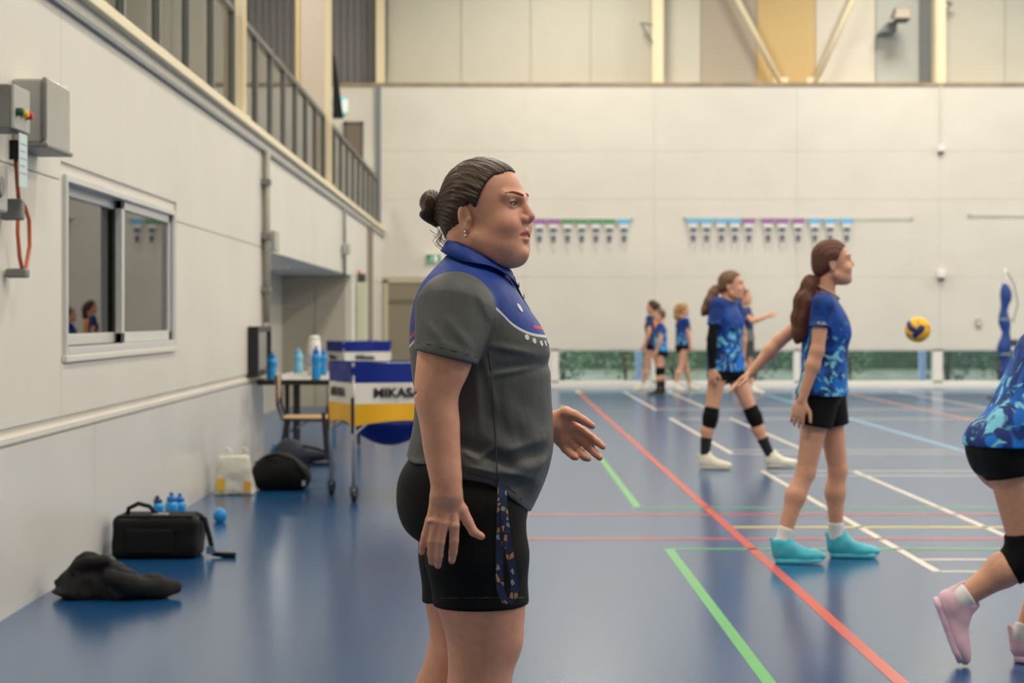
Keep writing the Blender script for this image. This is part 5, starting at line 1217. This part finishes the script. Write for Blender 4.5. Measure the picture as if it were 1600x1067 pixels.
FL = [([pw(880, 660, .228), pw(908, 673, .222), pw(924, 683, .214), pw(934, 691, .206), pw(942, 698, .199)], [.0135, .0118, .0102, .0095, .0080]),
      ([pw(880, 668, .230), pw(906, 686, .224), pw(921, 699, .214), pw(930, 708, .204), pw(937, 715, .196)], [.0135, .0118, .0105, .0098, .0082]),
      ([pw(876, 676, .230), pw(895, 697, .223), pw(907, 708, .210), pw(914, 714, .198), pw(919, 716.5, .188)], [.0135, .0115, .0104, .0098, .0082]),
      ([pw(872, 682, .230), pw(883, 701, .222), pw(891, 708.5, .210), pw(896, 713, .200), pw(900, 715, .192)], [.0130, .0108, .0097, .0090, .0076]),
      ([pw(868, 652, .226), pw(884, 645, .214), pw(897, 649, .204), pw(912, 657, .197), pw(925, 665.5, .192)], [.0155, .0165, .0135, .0112, .0088])]
Rl = rot(0, math.radians(-33))
def limb_curves(pts, rs):
    z = [q_[2] for q_ in pts]; return (min(z), max(z), curve(z, [q_[0] for q_ in pts]), curve(z, [q_[1] for q_ in pts]), curve(z, rs))
CR = [limb_curves(*ARM['R']), limb_curves(*LEG['R']), limb_curves(*LEG['L'])]
def limb(P, c):
    z = np.clip(P[:, 2], c[0], c[1]); return (np.sqrt((P[:, 0]-c[2](z))**2+(P[:, 1]-c[3](z))**2+(P[:, 2]-z)**2)-c[4](z))*.96
def hand_w(P, s):
    if s == 'R':
        d = ell(P, pw(694, 800, -.262), (.036, .0165, .040))
        d = smin(d, ell(P, pw(697, 775, -.262), (.034, .024, .03)), .02); fs = FR
    else:
        d = ell(P, pw(883, 672, .232), (.042, .018, .040), Rl); d = smin(d, ell(P, pw(878, 656, .222), (.030, .017, .020), Rl), .012); d = smin(d, ell(P, pw(878, 686, .224), (.024, .014, .018), Rl), .012); fs = FL
    for pts, rs in fs: d = smin(d, chain(P, pts, rs, .003), .006)
    if s == 'R':
        for px, py, r in ((710, 822, .006), (694, 818, .0065), (683, 815, .006), (672, 814, .005)): d = smin(d, ell(P, pw(px, py, -.278), (r*1.2, .006, r)), .006)
        for (px, py) in ((709.5, 845), (688, 846), (675, 847)):
            d = d+.0006*np.cos((P[:, 2]-pw(0, py, -.27)[2])*1400)*np.exp(-((P[:, 0]-pw(px, 0, -.27)[0])**2+(P[:, 2]-pw(0, py, -.27)[2])**2)/.0065**2)
    return d
def leg_w(P, s):
    d = limb(P, CR[1] if s == 'R' else CR[2])
    kx = pw(796, 1003, -.1) if s == 'R' else pw(765, 1003, .1)
    return smin(d, ell(P, (kx[0]-.018, kx[1], kx[2]), (.038, .046, .05)), .03)
def body_w(P):
    d = smax(torso_w(P)+.016, pw(0, 760)[2]-P[:, 2], .02); d = np.minimum(d, smax(loft(P, s_b, s_f, s_w, -.012), np.maximum(P[:, 2]-zz2[0]-.05, zz2[6]-P[:, 2]), .03))
    d = smin(d, cap(P, pw(735, 368), pw(744, 425), .058, .062), .03)
    for s in 'RL': d = smin(d, leg_w(P, s), .012)
    for s in 'RL':
        pts, rs = ARM[s]; a = limb(P, CR[0]) if s == 'R' else chain(P, pts, rs, .004)
        if s == 'R': a = smax(a, -ell(P, pw(646, 616, -.246), (.016, .03, .0022), rot(0, .45)), .006)
        d = smin(d, smin(a, near(P, pw(700, 820, -.262) if s == 'R' else pw(895, 680, .22), .13, lambda Q: hand_w(Q, s)), .014), .012)
    for s, a in (('R', LEG['R'][0][-1]), ('L', LEG['L'][0][-1])): d = smin(d, cap(P, a, (a[0]+.1, a[1], .05), .038, .03), .03)
    return smin(d, near(P, HO, .2, lambda Q: head_sdf(hqw(Q), 1.0, .0072)*HK), .022)
me, V = surface(body_w, (-.36, -.36, .02), (.42, .36, 1.70), .0030, 'body')
hv_ = hqw(V); tn = np.tile(SKIN_W, (len(V), 1)); nearh = np.linalg.norm(hv_-np.array((.03, 0, 0), f32), axis=1) < .17; tn[nearh] = head_tint(hv_[nearh], SKIN_W)
for fs, cx in ((FR, 1), (FL, 1)):
    for pts, rs in fs:
        w_ = np.exp(-(np.linalg.norm(V-np.array(pts[-1], f32), axis=1)/.014)**2)*.4; tn = tn*(1-w_[:, None])+SKIN_W*np.array((1.0, .72, .68))*w_[:, None]
kn = np.exp(-(np.linalg.norm(V-np.array(pw(800, 1005, -.1), f32), axis=1)/.07)**2)*.25; tn = tn*(1-kn[:, None])+SKIN_W*np.array((1, .78, .74))*kn[:, None]
set_color(me, 'tint', tn); obj('body', me, M_skin, wo)
M_nail = mat('fingernail', (226, 176, 158), .3)
for i, (px, py, y) in enumerate(((706, 873, -.2675), (684.5, 880, -.2695), (674.5, 875, -.264), (659.5, 861, -.259))):
    obj('fingernail', MB().lathe([(.0056, 0), (.0062, .0008), (.005, .0018)], (0, 0, 0), 14, 'y'), M_nail, wo, sm=True, loc=pw(px, py, y))
M_lash = mat('lash', (30, 22, 18), .6); M_brow = mat('brown_brow_hair', (138, 98, 74), 1.0, spec=.05)
eyes(wo, HO, HRm, HK, (84, 92, 62)); brows(wo, HO, HRm, HK, M_brow)
def hp(x, y, z): return Vector([float(a) for a in HO+HRm@(np.array((x, y, z), f32)*HK)])
obj('teeth', MB().tube([hp(.098, -.014, -.0345), hp(.1045, -.006, -.0342), hp(.1045, .006, -.0342), hp(.098, .014, -.0345)], .0022, 8), mat('teeth_white', (226, 216, 200), .3), wo, sm=True)
er = obj('earring', MB().tube([hp(-.003, -.0815, -.024), hp(-.001, -.0845, -.028), hp(-.001, -.083, -.034)], .0012, 6).lathe([(.0005, -.004), (.0028, -.002), (.003, .001), (.0008, .005)], tuple(hp(-.001, -.083, -.038)), 10), mat('silver', (220, 215, 205), .2, .9), wo, sm=True)
rg = Vector(pw(901, 703, .214)); rt = Vector(pw(907, 708, .210))-Vector(pw(895, 697, .223)); ro = obj('finger_ring', MB().lathe([(.0113, -.0015), (.0122, -.0012), (.0122, .0012), (.0113, .0015)], n=24), mat('gold_ring', (214, 190, 140), .2, .9), wo, sm=True)
ro.matrix_local = Matrix.Translation(rg) @ rt.to_track_quat('Z', 'Y').to_matrix().to_4x4()
# hair
M_hw = hair_material('coach_brown_hair', (38, 25, 19), (120, 82, 50), amount=(.45, .75))
zlw = curve([-.12, -.05, -.03, -.02, -.010, .004, .022, .030, .042, .054, .070, .098, .14], [-.060, -.062, -.055, -.035, .012, .036, .030, .046, .074, .096, .108, .114, .118])
def strand_w(q): return np.arctan2(q[:, 1], q[:, 2]-.02+.25*(q[:, 0]+.10))
def hair_w(P):
    q = hqw(P); s = strand_w(q)
    d = ell(q, (.004, 0, .056), (.104, .083, .093)); d = smin(d, ell(q, (-.052, 0, .0), (.045, .058, .058)), .03); d = smin(d, cap(q, (-.07, 0, .03), (-.1, 0, .03), .045, .028), .03)
    d = d+.0009*np.sin(s*34+2.2*np.sin(q[:, 0]*38+s*3))+.0010*np.sin(s*71+3*np.sin(q[:, 0]*24))+.0016*wav(q, 55, 61)
    return smax(d, zlw(q[:, 0])+.003*wav(q, 120, 62)-q[:, 2], .005)*HK
me, V = surface(hair_w, HO-.2, HO+.2, .0026, 'hair'); q = hqw(V); set_float(me, 'strand', strand_w(q)*2.2+.25*np.sin(q[:, 0]*38)+q[:, 0]*.8); ha = obj('hair', me, M_hw, wo)
BC = np.array((-.124, 0, .036), f32)
def bun_w(P):
    q = hqw(P)-BC; a = np.arctan2(q[:, 2], q[:, 1]); r = np.linalg.norm(q, axis=1)
    d = ell(q, (0, 0, .002), (.028, .040, .042)); sp_ = .0035*np.sin(a*3+r*190+2*np.sin(q[:, 0]*70))+.0018*np.sin(a*7+r*420)+.003*wav(q, 90, 63)
    return (d+sp_)*HK
me, V = surface(bun_w, HO-.24, HO+.2, .0026, 'hair_bun'); q = hqw(V)-BC; set_float(me, 'strand', np.linalg.norm(q, axis=1)*46+np.arctan2(q[:, 2], q[:, 1])*.6); obj('hair_bun', me, M_hw, ha)
obj('hair_tie', MB().tube([hp(-.100, .03*math.cos(a), .032+.032*math.sin(a)) for a in np.linspace(0, 2*math.pi, 20)[:-1]], .004, 8, closed=True), M_black, ha, sm=True)
rs_ = random.Random(5); cl = MB()
for i in range(30):
    x, y, z = -.075-rs_.uniform(0, .045), rs_.uniform(-.05, .02), rs_.uniform(-.03, .0); pts = []; ph = rs_.uniform(0, 6); am = rs_.uniform(.003, .008); L = rs_.uniform(.02, .055)
    for k in range(8): t = k/7; pts.append(hp(x+am*math.sin(ph+t*7)+.01*t, y+am*math.cos(ph+t*6), z-L*t))
    cl.tube(pts, .0007, 5)
for i in range(0):
    a = rs_.uniform(-.3, 1.9); y = rs_.uniform(-.06, .03); pts = []; ph = rs_.uniform(0, 6)
    for k in range(7): t = k/6; b = a+.35*t; pts.append(hp(.004-.107*math.cos(b)*(1+.015*t), y, .056+.0945*math.sin(b)*(1+.015*t*math.sin(ph))))
    cl.tube(pts, .0005, 4)
so_ = obj('loose_curls', cl, mat('loose_hair', (58, 38, 26), .5), ha, sm=True); so_['kind'] = 'stuff'
# shoes below the picture
M_trn = mat('dark_trainer', (50, 52, 58), .6); M_trs = mat('white_sole', (225, 225, 222), .5)
for s in 'RL':
    a = LEG[s][0][-1]; shoe(wo, (a[0]-.05, a[1], 0.001), math.radians(0), .26, M_trn, M_trs, h=.007)
    k_ = np.array(a, f32); me, V = surface(lambda P: smax(cap(P, k_+np.array((0, 0, .09), f32), k_-np.array((0, 0, .04), f32), .053, .046), P[:, 2]-(a[2]+.07), .004), k_-.16, k_+.2, .007, 'sock'); obj('sock', me, mat('white_sock', (226, 224, 220), .8), wo)

# ------------------------------------------------------------------ players
M_j1, M_j2, M_j3 = marble_material('jersey_near', 1.40, .80), marble_material('jersey_mid', 1.40, .80), marble_material('jersey_right', 1.30, .80)
M_hair_red, M_hair_br, M_hair_bl, M_hair_dk = hair_material('auburn_hair', (70, 36, 22), (132, 76, 48)), hair_material('brown_hair', (84, 56, 36), (150, 112, 76)), hair_material('blonde_hair', (150, 110, 66), (206, 168, 110)), hair_material('dark_hair', (46, 30, 24), (90, 60, 44))
M_turq = mat('turquoise_shoe', (70, 190, 208), .5, noise=(20, .15)); M_turqs = mat('turquoise_sole', (84, 200, 222), .5); M_wsh = mat('off_white_shoe', (226, 220, 200), .5); M_wss = mat('pale_sole', (205, 200, 186), .5); M_pink = mat('pink_shoe', (226, 188, 200), .55, noise=(14, .12)); M_pinks = mat('pale_pink_sole', (214, 180, 200), .5)
M_wsock = mat('white_sock', (226, 224, 220), .8); M_bsock = mat('black_sock', (22, 22, 24), .85); M_coll = mat('pale_collar', (200, 170, 165), .7); M_bcoll = mat('blue_collar', (24, 70, 150), .7)
pi = math.pi

# walking player with auburn ponytail and turquoise shoes
X, p = frame_of(1270, 9.75)
t = person('girl with long auburn ponytail, blue marbled jersey and turquoise shoes, standing right of centre', X, 9.75, dict(
    shL=p(1292, 474, .15), shR=p(1286, 476, -.15), elR=p(1277, 548, -.19), wrR=p(1253, 625, -.19), elL=p(1217, 533, .22), wrL=p(1172, 584, .20),
    hipL=p(1292, 618, .075), hipR=p(1281, 618, -.08), knL=p(1309, 735, .09), anL=p(1307, 829, .10), knR=p(1259, 738, -.09), anR=p(1221, 838, -.13)),
    math.radians(4), (p(1297, 417), math.radians(4), math.radians(3), .95), dict(h=.0062, k=1.0, girth=.98, shirt=M_j1, shoe=M_turq, sole=M_turqs, sock=(M_wsock, .09), hair=M_hair_red, collar=M_coll,
    footL=(math.radians(-6), 0.0), footR=(math.radians(-8), 0.02), short=.40, loose=.012, hem=-.005, flare=.95, sleeve=.52, shoe_len=.27, browm=M_hair_red,
    handR=dict(d=(-.25, 0.02, -1), n=(-.4, -.8, 0), th=(.9, -.4, 0), curl=.35), handL=dict(d=(-.75, -.05, -.55), n=(-.3, .3, 1), th=(.2, -1, .1), curl=.15),
    ponytail=([p(1279, 432), p(1263, 447, -.02), p(1258, 470, -.03), p(1255, 497, -.03), p(1250, 522, -.03), p(1246, 532, -.03)], [.030, .048, .058, .056, .042, .018])))

mk = MB(); a = Vector(p(1279, 505, -.228)); mk.hexa([a+Vector((-.006, -.006, .008)), a+Vector((.006, -.006, .008)), a+Vector((.006, .012, .008)), a+Vector((-.006, .012, .008))], [a+Vector((-.001, -.006, -.008)), a+Vector((.001, -.006, -.008)), a+Vector((.001, .012, -.008)), a+Vector((-.001, .012, -.008))])
mk.box(a.x+.012, a.x+.042, -.230, -.214, a.z-.008, a.z-.003).box(a.x+.012, a.x+.034, -.232, -.214, a.z+.001, a.z+.006)
obj('sleeve_print', mk, mat('white_print', (214, 214, 212), .6), t)
# player with black arm sleeve and knee pads
X, p = frame_of(1140, 15.7)
t = person('girl with brown ponytail, black arm sleeve and black knee pads, walking in the middle distance', X, 15.7, dict(
    shL=p(1148, 475, .13), shR=p(1121, 476, -.12), elR=p(1112, 530, -.19), wrR=p(1113, 577, -.2), elL=p(1160, 520, .22), wrL=p(1160, 565, .2),
    hipL=p(1146, 580, .07), hipR=p(1122, 580, -.07), knL=p(1178, 650, .06), anL=p(1204, 712, .06), knR=p(1110, 652, -.08), anR=p(1101, 716, -.08)),
    math.radians(-32), (p(1140, 450), math.radians(-12), math.radians(0), .98), dict(h=.0085, k=1.02, girth=.98, shirt=M_j2, shoe=M_wsh, sole=M_wss, sock=(M_bsock, .17), hair=M_hair_br, collar=M_coll,
    footL=(math.radians(-6), .05), footR=(math.radians(-14), 0.0), short=.18, hem=.0, flare=1.1, sleeve=.62, shoe_len=.27, kneepad='LR', armsleeve='R',
    handR=dict(curl=.4), ponytail=([p(1124, 449), p(1115, 458, -.02), p(1110, 472, -.03), p(1103, 485, -.03), p(1098, 491, -.03)], [.030, .050, .055, .045, .02]), tie=mat('pale_hair_tie', (190, 190, 190), .6)))

# lunging player cut by the right edge
X, p = frame_of(1575, 6.85)
t = person('player in blue marbled jersey with pink shoes lunging at the right edge', X, 6.85, dict(
    shL=p(1668, 520, .16), shR=p(1655, 528, -.16), elR=p(1690, 600, -.24), wrR=p(1745, 640, -.22), elL=p(1720, 600, .2), wrL=p(1780, 630, .15),
    hipL=p(1590, 704, .08), hipR=p(1578, 706, -.10), knL=p(1672, 830, .06), anL=p(1600, 985, .0), knR=p(1607, 868, -.10), anR=p(1502, 936, -.08)),
    math.radians(2), (p(1690, 440), math.radians(0), math.radians(5), .98), dict(h=.0062, k=1.02, girth=1.14, shirt=M_j3, shoe=M_pink, sole=M_pinks, sock=(M_wsock, .035), hair=M_hair_br, collar=M_bcoll,
    footL=(math.radians(-8), 0.0), footR=(math.radians(-10), -1.22), short=.22, hem=-.03, hemtilt=.5, flare=1.04, sleeve=.5, shoe_len=.27, kneepad='LR',
    ponytail=([p(1655, 430), p(1645, 445), p(1640, 480), p(1636, 510)], [.028, .042, .042, .015])))

# far group
M_navyg = mat('navy_tee', (26, 44, 92), .7); M_bibo = mat('orange_bib', (226, 150, 70), .7); M_gpolo = mat('grey_polo_far', (104, 106, 108), .7)
def walker(px, Y, top, label, yaw, stride, o, tall=1.0):
    X, p_ = frame_of(px, Y); sF = F/Y; H = CAMZ+(CY-top)/F*Y; k = H/1.66
    f = Vector((math.cos(yaw), math.sin(yaw), 0)); l = Vector((-math.sin(yaw), math.cos(yaw), 0))
    def L(a, b, c): return tuple(f*a*k+l*b*k+Vector((0, 0, c*k)))
    arm = o.pop('arms', (((-.02, .20, 1.08), (.06, .21, .86)), ((.02, -.20, 1.08), (.05, -.21, .86))))
    J = dict(shL=L(0, .15, 1.34), shR=L(0, -.15, 1.34), elL=L(*arm[0][0]), wrL=L(*arm[0][1]), elR=L(*arm[1][0]), wrR=L(*arm[1][1]), hipL=L(0, .08, .84), hipR=L(0, -.08, .84),
             knL=L(stride*.55, .09, .46), anL=L(stride, .09, .10), knR=L(-stride*.4, -.09, .46), anR=L(-stride, -.09, .10))
    o.setdefault('footL', (yaw, 0.)); o.setdefault('footR', (yaw, 0.)); o.setdefault('h', .014); o['k'] = k
    return person(label, X, Y, J, yaw, (L(.0, 0, 1.525), yaw, 0, .98*k), o)
base = lambda **k: dict(dict(shoe=M_wsh, sole=M_wss, hair=M_hair_dk, sock=(M_wsock, .06), short=.2, hem=.0, flare=1.05, group='players in the far background'), **k)
Xk, pk_ = frame_of(1021, 32.0)
walker(1020, 32.2, 470, 'far girl with dark hair wearing an orange bib', math.radians(150), .16, base(shirt=M_navyg, bib=M_bibo, ponytail=([(.09, 0, 1.5), (.11, 0, 1.42), (.1, 0, 1.3), (.09, 0, 1.22)], [.03, .045, .045, .02])), 1)
walker(1032, 30.6, 483, 'far girl in blue with black knee pads and black socks', math.radians(170), .04, base(shirt=marble_material('jersey_far', 1.2, .7), kneepad='LR', sock=(M_bsock, .16), shoe=mat('dark_shoe', (40, 40, 42), .6), sole=mat('olive_sole', (120, 116, 80), .6), hair=M_hair_br))
walker(1067, 32.4, 474, 'far blonde girl in blue shirt and black shorts', math.radians(20), .20, base(shirt=marble_material('jersey_far_b', 1.3, .4), hair=M_hair_bl, hem=-.03, short=.15, ponytail=([(-.08, 0, 1.5), (-.11, 0, 1.42), (-.1, 0, 1.3), (-.09, 0, 1.22)], [.03, .05, .05, .02])))
M_cp = marble_material('coach_far_polo', 1.3, 1.0)
nt = M_cp.node_tree; rp = [n for n in nt.nodes if n.type == 'VALTORGB'][0]; nt.links.new(rp.outputs[0], nt.nodes['Principled BSDF'].inputs['Base Color']); rp.color_ramp.interpolation = 'CONSTANT'
e = rp.color_ramp.elements; e[0].color = C(24, 48, 104); e[1].position = .45; e[1].color = C(24, 48, 104); e[2].position = .7; e[2].color = C(104, 106, 106)
walker(1163, 31.0, 453, 'far coach in navy and grey polo pointing to the right, behind the walking girl', math.radians(-25), .10, base(shirt=M_cp, short=.62, loose=.02, shortm=mat('dark_grey_shorts', (62, 64, 66), .7), hair=M_hair_br, girth=1.12, arms=(((-.02, .22, 1.08), (.03, .22, .86)), ((.2, -.2, 1.16), (.44, -.12, 1.25)))))
